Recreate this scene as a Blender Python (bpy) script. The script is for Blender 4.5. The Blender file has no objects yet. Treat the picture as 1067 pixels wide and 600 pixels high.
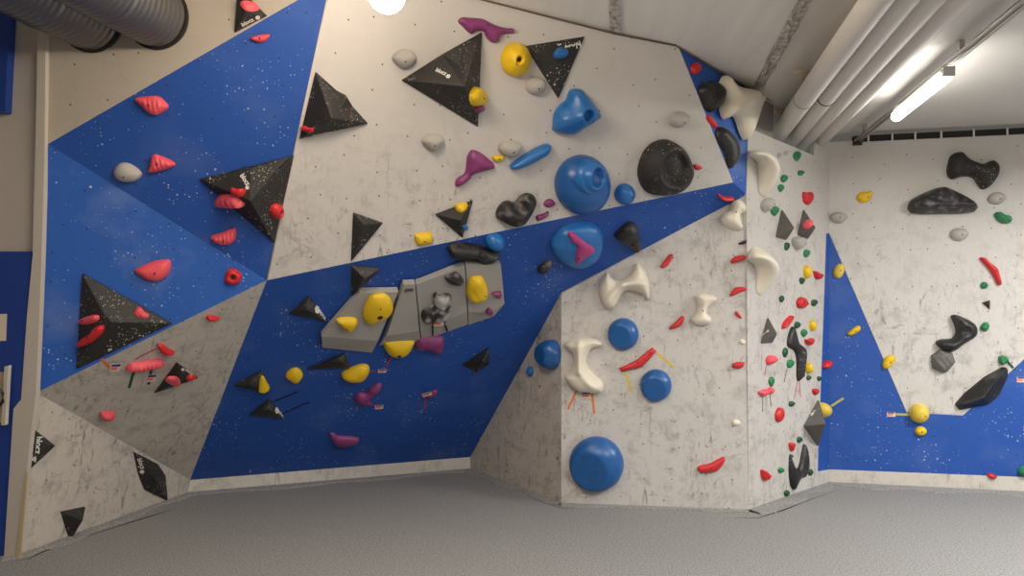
import bpy, bmesh, math, random
from mathutils import Vector, Matrix
from mathutils.geometry import delaunay_2d_cdt
random.seed(7)
S = bpy.context.scene
COL = S.collection
# ------------------------------------------------------------------ camera
F, HX, HY = 750.0, 533.5, 318.0
CAM = Vector((0, 0, 1.6))
cd = bpy.data.cameras.new('camera'); cam = bpy.data.objects.new('camera', cd); COL.objects.link(cam)
cam.location = CAM; cam.rotation_euler = (math.pi/2, 0, 0)
cd.sensor_width = 36; cd.lens = F/1067*36; cd.shift_y = (HY-300)/1067; cd.clip_start = .05
S.camera = cam
# ------------------------------------------------------------------ world, exposure
w = bpy.data.worlds.new('world'); S.world = w; w.use_nodes = True
w.node_tree.nodes['Background'].inputs[0].default_value = (1, .95, .88, 1)
w.node_tree.nodes['Background'].inputs[1].default_value = .3
S.view_settings.view_transform = 'Standard'; S.view_settings.look = 'None'
S.view_settings.gamma = 1; S.view_settings.use_curve_mapping = False
S.view_settings.exposure = 0.02
WARM = (1, .935, .87); NEUT = (1, .985, .95)
# lamps: x, y, z, power, colour (unseen ceiling tubes, assumed; those seen are built further down)
AREA = [(-1.2, .2, 3.5, 42, WARM), (0.6, 1.4, 3.3, 62, WARM), (2.9, 1.6, 2.9, 105, NEUT), (1.0, -2.5, 3.3, 70, WARM), (4.6, 3.6, 2.9, 150, NEUT)]
E_LAMP, E_TUBE = 34, 26

# ------------------------------------------------------------------ geometry helpers
def ray(x, y): return Vector(((x-HX)/F, 1, (HY-y)/F))
def at(x, y, Y): return CAM + ray(x, y)*Y
def onfloor(x, y): return at(x, y, 1.6*F/(y-HY))
class Plane:
    def __init__(s, p, n):
        s.p = Vector(p); n = Vector(n).normalized()
        if n.dot(CAM-s.p) < 0: n = -n
        s.n = n
        u = Vector((0, 0, 1)).cross(n)
        if u.length < 1e-4: u = Vector((1, 0, 0))
        s.u = u.normalized(); s.v = s.n.cross(s.u)
    def hit(s, x, y, h=0.0):
        d = ray(x, y); q = s.p + s.n*h
        return CAM + d*(s.n.dot(q-CAM)/s.n.dot(d))
    def mat(s, o):
        m = Matrix((s.u, s.v, s.n)).transposed().to_4x4(); m.translation = o; return m
def P3(a, b, c): return Plane(a, (b-a).cross(c-a))
def link(name, me, mat=None, parent=None, M=None):
    if isinstance(me, bmesh.types.BMesh):
        m = bpy.data.meshes.new(name); me.to_mesh(m); me.free(); me = m
    o = bpy.data.objects.new(name, me); COL.objects.link(o)
    if M is not None: o.matrix_basis = M
    if parent is not None:
        o.parent = parent
        o.matrix_parent_inverse = parent.matrix_basis.inverted()
    if mat is not None:
        for q in (mat if isinstance(mat, (list, tuple)) else [mat]): me.materials.append(q)
    return o
def tag(o, label, cat, group=None):
    o['label'] = label; o['category'] = cat
    if group: o['group'] = group
    return o
def struct(o): o['kind'] = 'structure'; return o
def empty(name, loc):
    o = bpy.data.objects.new(name, None); COL.objects.link(o); o.matrix_basis = Matrix.Translation(loc); o.empty_display_size = .1
    return o
def fix(bm): bmesh.ops.recalc_face_normals(bm, faces=bm.faces)
def box(bm, c, sx, sy, sz, M=None):
    g = bmesh.ops.create_cube(bm, size=1)['verts']
    for v in g:
        v.co = Vector((v.co.x*sx, v.co.y*sy, v.co.z*sz))
        if M: v.co = M @ v.co
        v.co += Vector(c)
def slab(name, pl, polys, mats, th=.04, off=0.0, pts3=False):
    """polygons (pixel outlines on plane pl) as one thick panel, one material per polygon; uv in metres"""
    bm = bmesh.new(); uvl = bm.loops.layers.uv.new('uv')
    for i, poly in enumerate(polys):
        P = [Vector(p) + pl.n*off for p in poly] if pts3 else [pl.hit(x, y, off) for x, y in poly]
        f = [bm.verts.new(p) for p in P]; b = [bm.verts.new(p - pl.n*th) for p in P]
        fs = [bm.faces.new(f), bm.faces.new(b[::-1])]
        for k in range(len(P)): fs.append(bm.faces.new([f[k-1], f[k], b[k], b[k-1]]))
        for q in fs: q.material_index = i if i < len(mats) else 0
    fix(bm)
    for q in bm.faces:
        for l in q.loops:
            d = l.vert.co; l[uvl].uv = (d.dot(pl.u), d.dot(pl.v))
    return link(name, bm, mats)
def tube(bm, pts, r, seg=12, cap=True, radii=None):
    rings = []
    for i, p in enumerate(pts):
        t = (pts[min(i+1, len(pts)-1)] - pts[max(i-1, 0)]).normalized()
        a = t.orthogonal().normalized() if abs(t.z) > .99 else t.cross(Vector((0, 0, 1))).normalized()
        b = t.cross(a); rr = radii[i] if radii else r
        rings.append([bm.verts.new(p + (a*math.cos(k*2*math.pi/seg) + b*math.sin(k*2*math.pi/seg))*rr) for k in range(seg)])
    for A, B in zip(rings, rings[1:]):
        for k in range(seg): bm.faces.new([A[k-1], A[k], B[k], B[k-1]]).smooth = True
    if cap:
        bm.faces.new(rings[0][::-1]); bm.faces.new(rings[-1])
    return rings

# ------------------------------------------------------------------ materials
def newmat(name, rough=.6, color=(.5, .5, .5)):
    m = bpy.data.materials.new(name); m.use_nodes = True
    b = m.node_tree.nodes['Principled BSDF']
    b.inputs['Base Color'].default_value = (*color, 1); b.inputs['Roughness'].default_value = rough
    return m, m.node_tree, b
class NT:
    def __init__(s, t): s.t = t
    def n(s, typ, **k):
        q = s.t.nodes.new(typ)
        for a, v in k.items():
            if a.startswith('i_'): q.inputs[a[2:].replace('_', ' ')].default_value = v
            else: setattr(q, a, v)
        return q
    def l(s, a, b): s.t.links.new(a, b)
    def math(s, op, a, b=None, clamp=False):
        q = s.n('ShaderNodeMath', operation=op); q.use_clamp = clamp
        for i, x in enumerate((a, b)):
            if x is None: continue
            if hasattr(x, 'links'): s.l(x, q.inputs[i])
            else: q.inputs[i].default_value = x
        return q.outputs[0]
    def ramp(s, x, a, b):
        q = s.n('ShaderNodeMapRange'); q.inputs[1].default_value = a; q.inputs[2].default_value = b; s.l(x, q.inputs[0]); return q.outputs[0]
    def mix(s, f, A, B):
        q = s.n('ShaderNodeMix', data_type='RGBA')
        if hasattr(f, 'links'): s.l(f, q.inputs[0])
        else: q.inputs[0].default_value = f
        for i, x in ((6, A), (7, B)):
            if hasattr(x, 'links'): s.l(x, q.inputs[i])
            else: q.inputs[i].default_value = (*x, 1)
        return q.outputs[2]
def specks(t, vec, scale, rad, lo, hi, dim='3D', thin=.35):
    """scattered small dots, thinned out by a coarse noise"""
    v = t.n('ShaderNodeTexVoronoi', voronoi_dimensions=dim); v.inputs['Scale'].default_value = scale; t.l(vec, v.inputs['Vector'])
    n = t.n('ShaderNodeTexNoise'); n.inputs['Scale'].default_value = scale*.07; n.inputs['Detail'].default_value = 3
    t.l(vec, n.inputs['Vector'])
    sz = t.math('MULTIPLY', t.ramp(n.outputs['Fac'], lo, hi), rad)
    # only some cells carry a dot
    sep = t.n('ShaderNodeSeparateColor'); t.l(v.outputs['Color'], sep.inputs[0])
    sz = t.math('MULTIPLY', sz, t.ramp(sep.outputs[0], thin, 1.0))
    return t.math('LESS_THAN', v.outputs['Distance'], sz)
def wall_mat(name, base, scuff=.3, chalk=0.0, dirt=(.12, .105, .09), nuts=True, rough=.62, dust=0.0, grad=None):
    m, nt, b = newmat(name, rough); t = NT(nt)
    uv = t.n('ShaderNodeUVMap').outputs[0]
    col = base; G = 1.0
    if grad:      # shoe marks get rarer higher up the wall
        sp = t.n('ShaderNodeSeparateXYZ'); t.l(uv, sp.inputs[0]); G = t.math('ADD', t.math('MULTIPLY', t.ramp(sp.outputs[1], grad[1], grad[0]), .9), .1)
    big = t.n('ShaderNodeTexNoise'); big.inputs['Scale'].default_value = 1.3; big.inputs['Detail'].default_value = 5; t.l(uv, big.inputs['Vector'])
    col = t.mix(t.math('MULTIPLY', t.ramp(big.outputs['Fac'], .35, .75), .12+.22*scuff), col, tuple(c*.72 for c in base))
    if scuff > 0:
        for k, (sx, sy, rot, th) in enumerate([(15, 4, .5, .60), (12, 3, -.8, .61), (5, 8, .1, .62), (22, 5, 1.3, .60)]):
            mp = t.n('ShaderNodeMapping'); mp.inputs['Rotation'].default_value = (0, 0, rot); mp.inputs['Scale'].default_value = (sx, sy, 1)
            mp.inputs['Location'].default_value = (k*3.7, k*1.9, 0); t.l(uv, mp.inputs['Vector'])
            n = t.n('ShaderNodeTexNoise'); n.inputs['Scale'].default_value = 1; n.inputs['Detail'].default_value = 5; n.inputs['Roughness'].default_value = .65; n.inputs['Distortion'].default_value = 1.3
            t.l(mp.outputs[0], n.inputs['Vector'])
            mk = t.n('ShaderNodeTexNoise'); mk.inputs['Scale'].default_value = 1.7+k*.6; mk.inputs['Detail'].default_value = 2; t.l(mp.outputs[0], mk.inputs['Vector'])
            mk.inputs['Scale'].default_value = .22
            f = t.math('MULTIPLY', t.ramp(n.outputs['Fac'], th-.02*scuff, th+.10), t.ramp(mk.outputs['Fac'], .42, .62))
            col = t.mix(t.math('MULTIPLY', t.math('MULTIPLY', f, G), min(1, .95*scuff), True), col, dirt)
        # long thin shoe marks: contour lines of distorted noises, seen only in patches; and soft smudges
        for k, (sc, wd, ds) in enumerate([(2.2, .010, 2.5), (4.5, .014, 1.6), (1.3, .006, 4.0)]):
            mp = t.n('ShaderNodeMapping'); mp.inputs['Location'].default_value = (k*5.1+2, k*2.3, 0); t.l(uv, mp.inputs['Vector'])
            n = t.n('ShaderNodeTexNoise'); n.inputs['Scale'].default_value = sc; n.inputs['Detail'].default_value = 4; n.inputs['Distortion'].default_value = ds; t.l(mp.outputs[0], n.inputs['Vector'])
            ln = t.math('LESS_THAN', t.math('ABSOLUTE', t.math('SUBTRACT', n.outputs['Fac'], .5)), wd)
            mk = t.n('ShaderNodeTexNoise'); mk.inputs['Scale'].default_value = 3.1; mk.inputs['Detail'].default_value = 3; t.l(mp.outputs[0], mk.inputs['Vector'])
            col = t.mix(t.math('MULTIPLY', t.math('MULTIPLY', t.math('MULTIPLY', ln, t.ramp(mk.outputs['Fac'], .54, .66)), G), min(1, .42*scuff), True), col, dirt)
        n = t.n('ShaderNodeTexNoise'); n.inputs['Scale'].default_value = 7; n.inputs['Detail'].default_value = 8; n.inputs['Roughness'].default_value = .68; t.l(uv, n.inputs['Vector'])
        col = t.mix(t.math('MULTIPLY', t.math('MULTIPLY', t.ramp(n.outputs['Fac'], .50, .70), G), .62*scuff, True), col, tuple(q*2.0 for q in dirt))
    if dust > 0:
        n = t.n('ShaderNodeTexNoise'); n.inputs['Scale'].default_value = 2.4; n.inputs['Detail'].default_value = 6; t.l(uv, n.inputs['Vector'])
        col = t.mix(t.math('MULTIPLY', t.ramp(n.outputs['Fac'], .52, .8), dust), col, (.45, .5, .62))
    if chalk > 0:
        for sc, r, th_ in ((22, .19, .86), (42, .30, .80)):
            col = t.mix(t.math('MULTIPLY', specks(t, uv, sc, r, .40, .66, '2D', th_), chalk), col, (.6, .64, .7))
    if nuts:
        v = t.n('ShaderNodeTexVoronoi', voronoi_dimensions='2D'); v.inputs['Scale'].default_value = 4.6; v.inputs['Randomness'].default_value = .62
        t.l(uv, v.inputs['Vector'])
        col = t.mix(t.math('LESS_THAN', v.outputs['Distance'], .024), col, (.02, .018, .016))
    t.l(col, b.inputs['Base Color'])
    return m
def plastic(name, base, rough=.45, chalk=.15, speck=0.0, chalkcol=(.62, .6, .56), cs=9.0, lo=.5, hi=.78):
    m, nt, b = newmat(name, rough, base); t = NT(nt)
    oc = t.n('ShaderNodeTexCoord').outputs['Object']
    col = base
    n = t.n('ShaderNodeTexNoise'); n.inputs['Scale'].default_value = cs; n.inputs['Detail'].default_value = 5; t.l(oc, n.inputs['Vector'])
    col = t.mix(t.math('MULTIPLY', t.ramp(n.outputs['Fac'], lo, hi), chalk), col, chalkcol)
    if speck > 0:
        col = t.mix(t.math('MULTIPLY', specks(t, oc, 55, .42, .36, .62, thin=.55), speck), col, (.62, .56, .47))
        col = t.mix(t.math('MULTIPLY', specks(t, oc, 100, .42, .36, .62, thin=.5), speck), col, (.5, .46, .4))
    t.l(col, b.inputs['Base Color'])
    t.l(t.math('ADD', t.math('MULTIPLY', n.outputs['Fac'], .25), rough-.12), b.inputs['Roughness'])
    bp = t.n('ShaderNodeBump'); bp.inputs['Strength'].default_value = .12; bp.inputs['Distance'].default_value = .004
    n2 = t.n('ShaderNodeTexNoise'); n2.inputs['Scale'].default_value = 180; t.l(oc, n2.inputs['Vector'])
    t.l(n2.outputs['Fac'], bp.inputs['Height']); t.l(bp.outputs[0], b.inputs['Normal'])
    return m
def flat(name, c, rough=.6, metal=0):
    m, nt, b = newmat(name, rough, c); b.inputs['Metallic'].default_value = metal; return m
def emit(name, c, s):
    m, nt, b = newmat(name, .5, c); b.inputs['Emission Color'].default_value = (*c, 1); b.inputs['Emission Strength'].default_value = s; return m
MPV = (.25, 1.1)
WHITE = (.60, .575, .545); BLUE = (.010, .075, .36)
M = dict(
 wall_clean=wall_mat('white painted board', WHITE, .22),
 wall_mid=wall_mat('white board scuffed', WHITE, .8),
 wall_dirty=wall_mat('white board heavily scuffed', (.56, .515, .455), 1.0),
 wall_w=wall_mat('cream painted board', (.48, .43, .36), .15), wall_plain=wall_mat('white plain wall', (.52, .47, .41), .1, nuts=False),
 wall_low=wall_mat('white board scuffed below', WHITE, .85, grad=(1.3, 2.7)), wall_main=wall_mat('white main board', WHITE, .75, grad=(MPV[0], MPV[1])), kicker=wall_mat('white kicker board', (.62, .585, .53), .7, nuts=False),
 blue=wall_mat('blue painted board', BLUE, .0, chalk=.75, dust=.10),
 blue_lit=wall_mat('lit blue board with chalk dust', (.016, .105, .45), .0, chalk=.8, dust=.25),  # brighter blue paints in the stronger light on these facets; chalk dust too
 blue_plain=flat('blue plain board', (.008, .045, .27), .5),
 trimw=flat('pale trim', (.56, .51, .44), .6), wood=flat('pale wood', (.55, .42, .26), .6), brown=flat('brown edge', (.16, .10, .06), .7),
 dark=flat('dark gap', (.012, .011, .010), .8), greyp=flat('grey sheet', (.34, .32, .29), .5, .3),
 pipe=flat('white lagged pipe', (.68, .65, .60), .55), collar=flat('black collar', (.02, .02, .02), .5),
 steel=flat('galvanised rail', (.42, .40, .37), .4, .6), clip=flat('pale clip', (.6, .57, .52), .5),
 bolt=flat('bolt recess', (.012, .011, .01), .6), letter=flat('white lettering', (.78, .76, .72), .6), letterd=flat('dark lettering', (.03, .02, .03), .6),
 lamp=emit('warm lamp cover', (1, .84, .66), E_LAMP), tube=emit('lamp tube', (1, .95, .86), E_TUBE),
 lampoff=emit('lamp cover', (1, .93, .85), 8), housing=flat('lamp housing', (.6, .58, .55), .5),
 black=plastic('black volume', (.019, .0175, .0165), .6, .10, .9, (.12, .11, .10)),
 blackt=plastic('black textured hold', (.016, .015, .015), .45, .12, .25, (.3, .29, .28)),
 blackc=plastic('black chalky hold', (.02, .019, .019), .5, .55, .2, (.42, .41, .40), 14),
 blackk=plastic('black volume grey with chalk', (.022, .02, .019), .6, .5, .6, (.13, .125, .12), 9),
 blackw=plastic('black hold white with chalk', (.02, .019, .019), .55, 1.0, .2, (.42, .41, .40), 12, lo=.45, hi=.60),
 pink=plastic('pink hold', (.85, .10, .13), .5, .25, 0, (.9, .35, .36)),
 red=plastic('red hold', (.62, .022, .026), .42, .12, 0, (.7, .3, .28)),
 yellow=plastic('yellow hold', (.80, .52, .01), .45, .12, 0, (.85, .66, .2)),
 yellowc=plastic('chalky yellow hold', (.72, .52, .06), .5, .7, 0, (.78, .72, .5), 7),
 blueh=plastic('light blue hold', (.018, .155, .46), .32, .08, 0, (.2, .4, .6)),
 blued=plastic('blue dome hold', (.014, .105, .34), .3, .1, 0, (.2, .35, .5)),
 purple=plastic('purple hold', (.23, .035, .155), .45, .25, 0, (.42, .2, .36)),
 purplep=plastic('pinkish purple hold', (.42, .045, .2), .45, .2, 0, (.6, .25, .4)),
 stone=plastic('stone grey hold', (.44, .42, .385), .6, .3, 0, (.6, .58, .54)),
 cream=plastic('cream hold', (.80, .74, .61), .5, .25, 0, (.8, .76, .66), 5),
 green=plastic('green hold', (.02, .21, .075), .45, .3, 0, (.3, .5, .36), 20),
 greend=plastic('dark green hold', (.012, .08, .03), .45, .2, 0, (.3, .4, .3), 20),
 greyv=plastic('grey volume', (.38, .365, .34), .7, .15, 0, (.43, .41, .385), 4),
 greyx=plastic('grey chalked volume', (.13, .125, .12), .6, .3, .5, (.3, .29, .28), 8),
 t_green=flat('green tape', (.01, .07, .02)), t_orange=flat('orange tape', (.72, .2, .05)), t_yellow=flat('yellow tape', (.72, .52, .06)),
 t_black=flat('black tape', (.006, .006, .01)), t_red=flat('red tape', (.45, .035, .05)), t_pink=flat('pink tape', (.7, .14, .17)), t_olive=flat('olive tape', (.42, .42, .12)), t_grey=flat('grey green tape', (.12, .16, .12)),
 tagw=flat('tag paper', (.75, .6, .52)), tago=flat('tag orange', (.75, .2, .12)), tagb=flat('tag blue', (.03, .02, .22)),
)
def carpet():
    m, nt, b = newmat('grey carpet', .95); t = NT(nt)
    oc = t.n('ShaderNodeTexCoord').outputs['Object']
    n = t.n('ShaderNodeTexNoise'); n.inputs['Scale'].default_value = 90; n.inputs['Detail'].default_value = 4; n.inputs['Roughness'].default_value = .7; t.l(oc, n.inputs['Vector'])
    n2 = t.n('ShaderNodeTexNoise'); n2.inputs['Scale'].default_value = .9; n2.inputs['Detail'].default_value = 5; t.l(oc, n2.inputs['Vector'])
    c = t.mix(t.ramp(n.outputs['Fac'], .32, .68), (.10, .10, .10), (.42, .415, .41))
    c = t.mix(t.math('MULTIPLY', t.ramp(n2.outputs['Fac'], .4, .7), .25), c, (.24, .235, .23))
    t.l(c, b.inputs['Base Color'])
    bp = t.n('ShaderNodeBump'); bp.inputs['Strength'].default_value = .5; bp.inputs['Distance'].default_value = .006
    t.l(n.outputs['Fac'], bp.inputs['Height']); t.l(bp.outputs[0], b.inputs['Normal'])
    return m
M['carpet'] = carpet()
def ceilmat():
    m, nt, b = newmat('grey ceiling sheet', .55); t = NT(nt)
    oc = t.n('ShaderNodeTexCoord').outputs['Object']
    mp = t.n('ShaderNodeMapping'); mp.inputs['Scale'].default_value = (5, .5, 1); mp.inputs['Rotation'].default_value = (0, 0, .2); t.l(oc, mp.inputs[0])
    n = t.n('ShaderNodeTexNoise'); n.inputs['Scale'].default_value = 2; n.inputs['Detail'].default_value = 4; t.l(mp.outputs[0], n.inputs['Vector'])
    c = t.mix(t.ramp(n.outputs['Fac'], .3, .75), (.68, .66, .63), (.76, .74, .705)); t.l(c, b.inputs['Base Color'])
    return m
M['ceil'] = ceilmat()
M['ceilr'] = flat('pale ceiling', (.66, .645, .61), .7)
def foil():
    m, nt, b = newmat('crumpled foil', .35); t = NT(nt); b.inputs['Metallic'].default_value = .6
    oc = t.n('ShaderNodeTexCoord').outputs['Object']
    n = t.n('ShaderNodeTexNoise'); n.inputs['Scale'].default_value = 28; n.inputs['Detail'].default_value = 5; t.l(oc, n.inputs['Vector'])
    c = t.mix(t.ramp(n.outputs['Fac'], .35, .65), (.36, .34, .31), (.8, .77, .72)); t.l(c, b.inputs['Base Color'])
    bp = t.n('ShaderNodeBump'); bp.inputs['Strength'].default_value = .9; bp.inputs['Distance'].default_value = .03
    t.l(n.outputs['Fac'], bp.inputs['Height']); t.l(bp.outputs[0], b.inputs['Normal'])
    return m
M['foil'] = foil()
def ductmat():
    m, nt, b = newmat('galvanised duct', .33, (.20, .197, .195)); b.inputs['Metallic'].default_value = .8
    return m
M['duct'] = ductmat()

# ------------------------------------------------------------------ key points of the room
A = onfloor(20, 580); B = onfloor(195, 515); C = onfloor(490, 490); D = onfloor(585, 526); E = onfloor(780, 533); Fc = onfloor(864, 504); G = onfloor(1067, 514)
C2 = at(490, 476, C.y); D2 = at(585, 305, D.y); E2 = at(778, 203, E.y)
BP = P3(C2, D2, E2)
B2 = BP.hit(198, 500); K = BP.hit(278, 292); T = BP.hit(764, 190)
R = at(706, 48, 5.0); MP = P3(K, T, R)
N = MP.hit(345, -20); NT2 = MP.hit(349, -42)
J = at(50, 150, 4.35); a_ = at(38, 409, A.y-.06)
UL = P3(J, K, N); LL = P3(J, K, a_); GF = P3(a_, K, B2); LW = P3(A, B, a_)
W = P3(J, N, at(45, -60, 4.25))
ET = at(780, 92, E.y)
BF = P3(R, ET, E2)
PL = P3(C, D, D2); PF = P3(D, E, D2); SF = P3(E, Fc, E+Vector((0, 0, 1))); RW = P3(Fc, G, Fc+Vector((0, 0, 1)))
WL = P3(A, J, A+Vector((-1, 0, 0)))
Q = MP.hit(502, 0); CP = P3(R, Q, ET)
CPz = lambda x, y: CP.p.z - (CP.n.x*(x-CP.p.x) + CP.n.y*(y-CP.p.y))/CP.n.z
FL = Plane((0, 0, 0), (0, 0, 1))
print('MPV', [round(MP.hit(x, y).dot(MP.v), 2) for x, y in ((300, 280), (300, 200), (500, 200), (500, 100), (500, 10))], 'B', B, 'B2', B2, 'K', K, 'T', T, 'N', N, 'R', R, 'slope', [CPz(x, y) for x, y in ((-3, 4), (0, 0), (-5, -5), (2.8, 6.4))])
for nm, p in dict(BP=BP, MP=MP, UL=UL, LL=LL, GF=GF, LW=LW, W=W, BF=BF, PL=PL, PF=PF, SF=SF, RW=RW, WL=WL).items(): print(nm, [round(v, 2) for v in p.n])

# ------------------------------------------------------------------ floor
def uvproj(bm, pl):
    uvl = bm.loops.layers.uv.verify()
    for q in bm.faces:
        for l in q.loops: l[uvl].uv = (l.vert.co.dot(pl.u), l.vert.co.dot(pl.v))
bm = bmesh.new()
for s in [[(-5.6, -5.2, 0), (6.8, -5.2, 0), (6.8, 9, 0), (-5.6, 9, 0)]]:
    bm.faces.new([bm.verts.new(p) for p in s])
bmesh.ops.extrude_face_region(bm, geom=bm.faces[:])
for v in bm.verts[4:]: v.co.z = -.08
fix(bm)
struct(link('floor', bm, M['carpet']))
# carpet apron rising against the foot of the walls
def apron(name, pts, wd, hgt):
    """pts: list of floor points along the wall; wd: width towards the room"""
    bm = bmesh.new(); rows = []
    n = 10
    for (p, q) in zip(pts, pts[1:]):
        for i in range(n+1):
            if i == 0 and rows: continue
            rows.append(p.lerp(q, i/n))
    prev = None
    for i, p in enumerate(rows):
        t = (rows[min(i+1, len(rows)-1)] - rows[max(i-1, 0)]).normalized()
        o = Vector((t.y, -t.x, 0)); 
        if o.dot(CAM-p) < 0 and False: o = -o
        ww = wd*(.8+.35*math.sin(i*1.7)+.15*math.sin(i*.6))
        cur = [bm.verts.new(p + o*a*ww + Vector((0, 0, z*hgt))) for a, z in ((-.05, 1), (.12, .95), (.5, .7), (.85, .55), (.97, .3), (1.0, -.1))]
        if prev:
            for k in range(5): bm.faces.new([prev[k], cur[k], cur[k+1], prev[k+1]]).smooth = k < 3
        prev = cur
    fix(bm)
    return struct(link(name, bm, M['carpet']))
apron('trim_1', [A + Vector((-.3, .0, 0)), A, B, C], .09, .02)
apron('trim_2', [C, D], .09, .02)
apron('trim_3', [D, E], .05, .018)
apron('trim_4', [E, Fc, G, Fc + (G-Fc)*1.8], .13, .02)

# ------------------------------------------------------------------ wall panels
X = 1500
struct(slab('wall_back_main', MP, [[(278, 292), (345, -20), (349, -44), (502, -2), (640, 34.5), (706, 46.5), (764, 190)]], [M['wall_main']]))
struct(slab('wall_back_band', BP, [[B2, K, T, E2, D2, C2]], [M['blue']], pts3=True))
struct(slab('wall_left_upper', UL, [[J, N, K]], [M['blue']], pts3=True))
struct(slab('wall_left_middle', LL, [[J, K, a_]], [M['blue_lit']], pts3=True))
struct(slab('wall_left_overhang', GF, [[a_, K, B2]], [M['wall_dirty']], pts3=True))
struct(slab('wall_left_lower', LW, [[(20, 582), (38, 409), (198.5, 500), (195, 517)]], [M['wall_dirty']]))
struct(slab('wall_left_top', W, [[(50, 150), (345, -20), (350, -70), (43, -70), (45, 150)]], [M['wall_w']]))
struct(slab('baseboard_back', P3(B, C, C2), [[B, C, C2, B2]], [M['kicker']], pts3=True))
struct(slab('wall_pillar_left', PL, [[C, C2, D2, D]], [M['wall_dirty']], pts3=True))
struct(slab('wall_pillar_front', PF, [[D, D2, E2, E]], [M['wall_mid']], pts3=True))
struct(slab('wall_corner', BF, [[R, ET, E2, T]], [M['blue_lit']], pts3=True))
struct(slab('wall_pillar_side', SF, [[(780, 534), (778, 203), (779.5, 133), (848, 162), (849, 147), (864.3, 147), (864.3, 243), (861, 243), (858, 330), (852, 491), (864, 489), (864, 505)],
      [(861, 243), (864, 243), (864, 489), (852, 491), (858, 330)]], [M['wall_low'], M['blue']]))
struct(slab('wall_right', RW, [[(862, 148), (X, 114), (X, 60), (X, 290), (1067, 373), (1003, 432), (945, 429), (864, 243)][:1] + [(862, 148), (X, 119), (X, 60+230), (1067, 373), (1003, 432), (945, 429), (864, 243)][1:],
      [(864, 243), (945, 429), (1003, 432), (1067, 373), (X, -20), (X, 514.5), (1067, 497), (864, 489)]][:2], [M['wall_low'], M['blue']]))
struct(slab('baseboard_right', RW, [[(864, 489), (1067, 497), (X, 514.5), (X, 535.5), (864, 504.5)]], [M['kicker']], off=.004))
struct(slab('wall_left_side', WL, [[(20, 582), (38, 409), (46, 150), (44, -120), (-340, -120), (-340, 582)]], [M['wall_plain']], off=-.01))
# grey sheet and a black sheet painting the unlit void over the pillar side board, where the pipes go through
struct(slab('trim_5', SF, [[(779.5, 133), (779.5, 92), (806, 106), (805.5, 144)]], [M['greyp']], off=-.015))
struct(slab('dark_void_sheet', SF, [[(804, 90), (852, 100), (852, 175), (804, 150)]], [M['dark']], off=-.55))
struct(slab('trim_7', SF, [[(806, 104), (819, 116), (820, 120), (806, 109)]], [M['wood']], off=-.01))
# far shell of the hall
def vwall(name, a, b, z1, th=.08, mat=None):
    a = Vector(a).to_3d(); b = Vector(b).to_3d(); pl = Plane(a, (b-a).cross(Vector((0, 0, 1))))
    return struct(slab(name, pl, [[a, b, b+Vector((0, 0, z1)), a+Vector((0, 0, z1))]], [mat or M['wall_plain']], th=th, pts3=True))
GL = RW.hit(X, 400); LL0 = WL.hit(-340, 400)
vwall('wall_side_left', (LL0.x, LL0.y+.1), (LL0.x, -5), 5.4)
vwall('wall_side_right', (GL.x, GL.y+.2), (GL.x+.2, -5), 3.6)
vwall('wall_rear', (-5.5, -5), (GL.x+.3, -5), 5.4)

# ceiling: left part sheeted and slightly sloping, right part lower and level
sx = lambda y: 1.22+.193*y
zr = 3.15
bm = bmesh.new()
P = [(LL0.x-.1, -5.1), (sx(-5.1), -5.1), (sx(8.0), 8.0), (LL0.x-.1, 8.0)]
f = [bm.verts.new((x, y, CPz(x, y))) for x, y in P]; g = [bm.verts.new((x, y, CPz(x, y)+.08)) for x, y in P]
bm.faces.new(f); bm.faces.new(g[::-1])
for k in range(4): bm.faces.new([f[k-1], f[k], g[k], g[k-1]])
fix(bm); struct(link('ceiling', bm, M['ceil']))
bm = bmesh.new()
P = [(sx(-5.1), -5.1), (GL.x+.4, -5.1), (GL.x+.4, 8.0), (sx(8.0), 8.0)]
f = [bm.verts.new((x, y, zr)) for x, y in P]; g = [bm.verts.new((x, y, zr+1.2)) for x, y in P]
bm.faces.new(f); bm.faces.new(g[::-1])
for k in range(4): bm.faces.new([f[k-1], f[k], g[k], g[k-1]])
fix(bm); struct(link('ceiling_lower', bm, M['ceilr']))
# brown edge between main panel and ceiling
bm = bmesh.new()
pts = [MP.hit(x, y, .012) for x, y in ((350, -41), (502, -.5), (640, 35), (705, 47.5))]
tube(bm, pts, .006, 6); struct(link('trim_8', bm, M['brown']))
bm = bmesh.new(); tube(bm, [at(706, 48.5, R.y-.01), at(780, 92.5, E.y-.02), SF.hit(806, 106, .01)], .006, 6); struct(link('trim_9', bm, M['brown']))
# pale edge strips where painted panels meet
def strip(name, pl, pts, r=.005, mat='trimw', h=.0):
    bm = bmesh.new(); tube(bm, [pl.hit(x, y, h) if not isinstance(x, Vector) else x for x, y in pts], r, 6); return struct(link(name, bm, M[mat]))
strip('trim_10', MP, [(278, 292), (344, -15)], .006)
strip('trim_12', PF, [(585, 305), (777, 204)], .005)
strip('trim_14', RW, [(864.5, 244), (945, 429.5), (1003, 432.5), (1067, 373.5)], .004)
# trim board, blue boards on the wall at the far left
struct(slab('trim_15', WL, [[(40, 0), (48, 0), (46.5, 150), (43, 280), (37.5, 409), (33.5, 440), (17.5, 582), (4, 582), (14, 426), (22, 416), (28, 330), (34, 265), (37, 150)]], [M['trimw']], off=.03))
struct(slab('trim_16', WL, [[(26.5, 492), (29, 492), (21, 582), (16, 582)]], [M['wood']], off=.036, th=.01))
struct(slab('trim_17', WL, [[(-340, 262), (33, 262), (28, 330), (22, 418), (15, 426), (4.5, 582), (-340, 582)]], [M['blue_plain']], off=.022, th=.03))
struct(slab('trim_18', WL, [[(-340, -110), (10, -110), (9.5, 20), (5, 117), (-340, 117)]], [M['blue_plain']], off=.05, th=.06))

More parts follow.
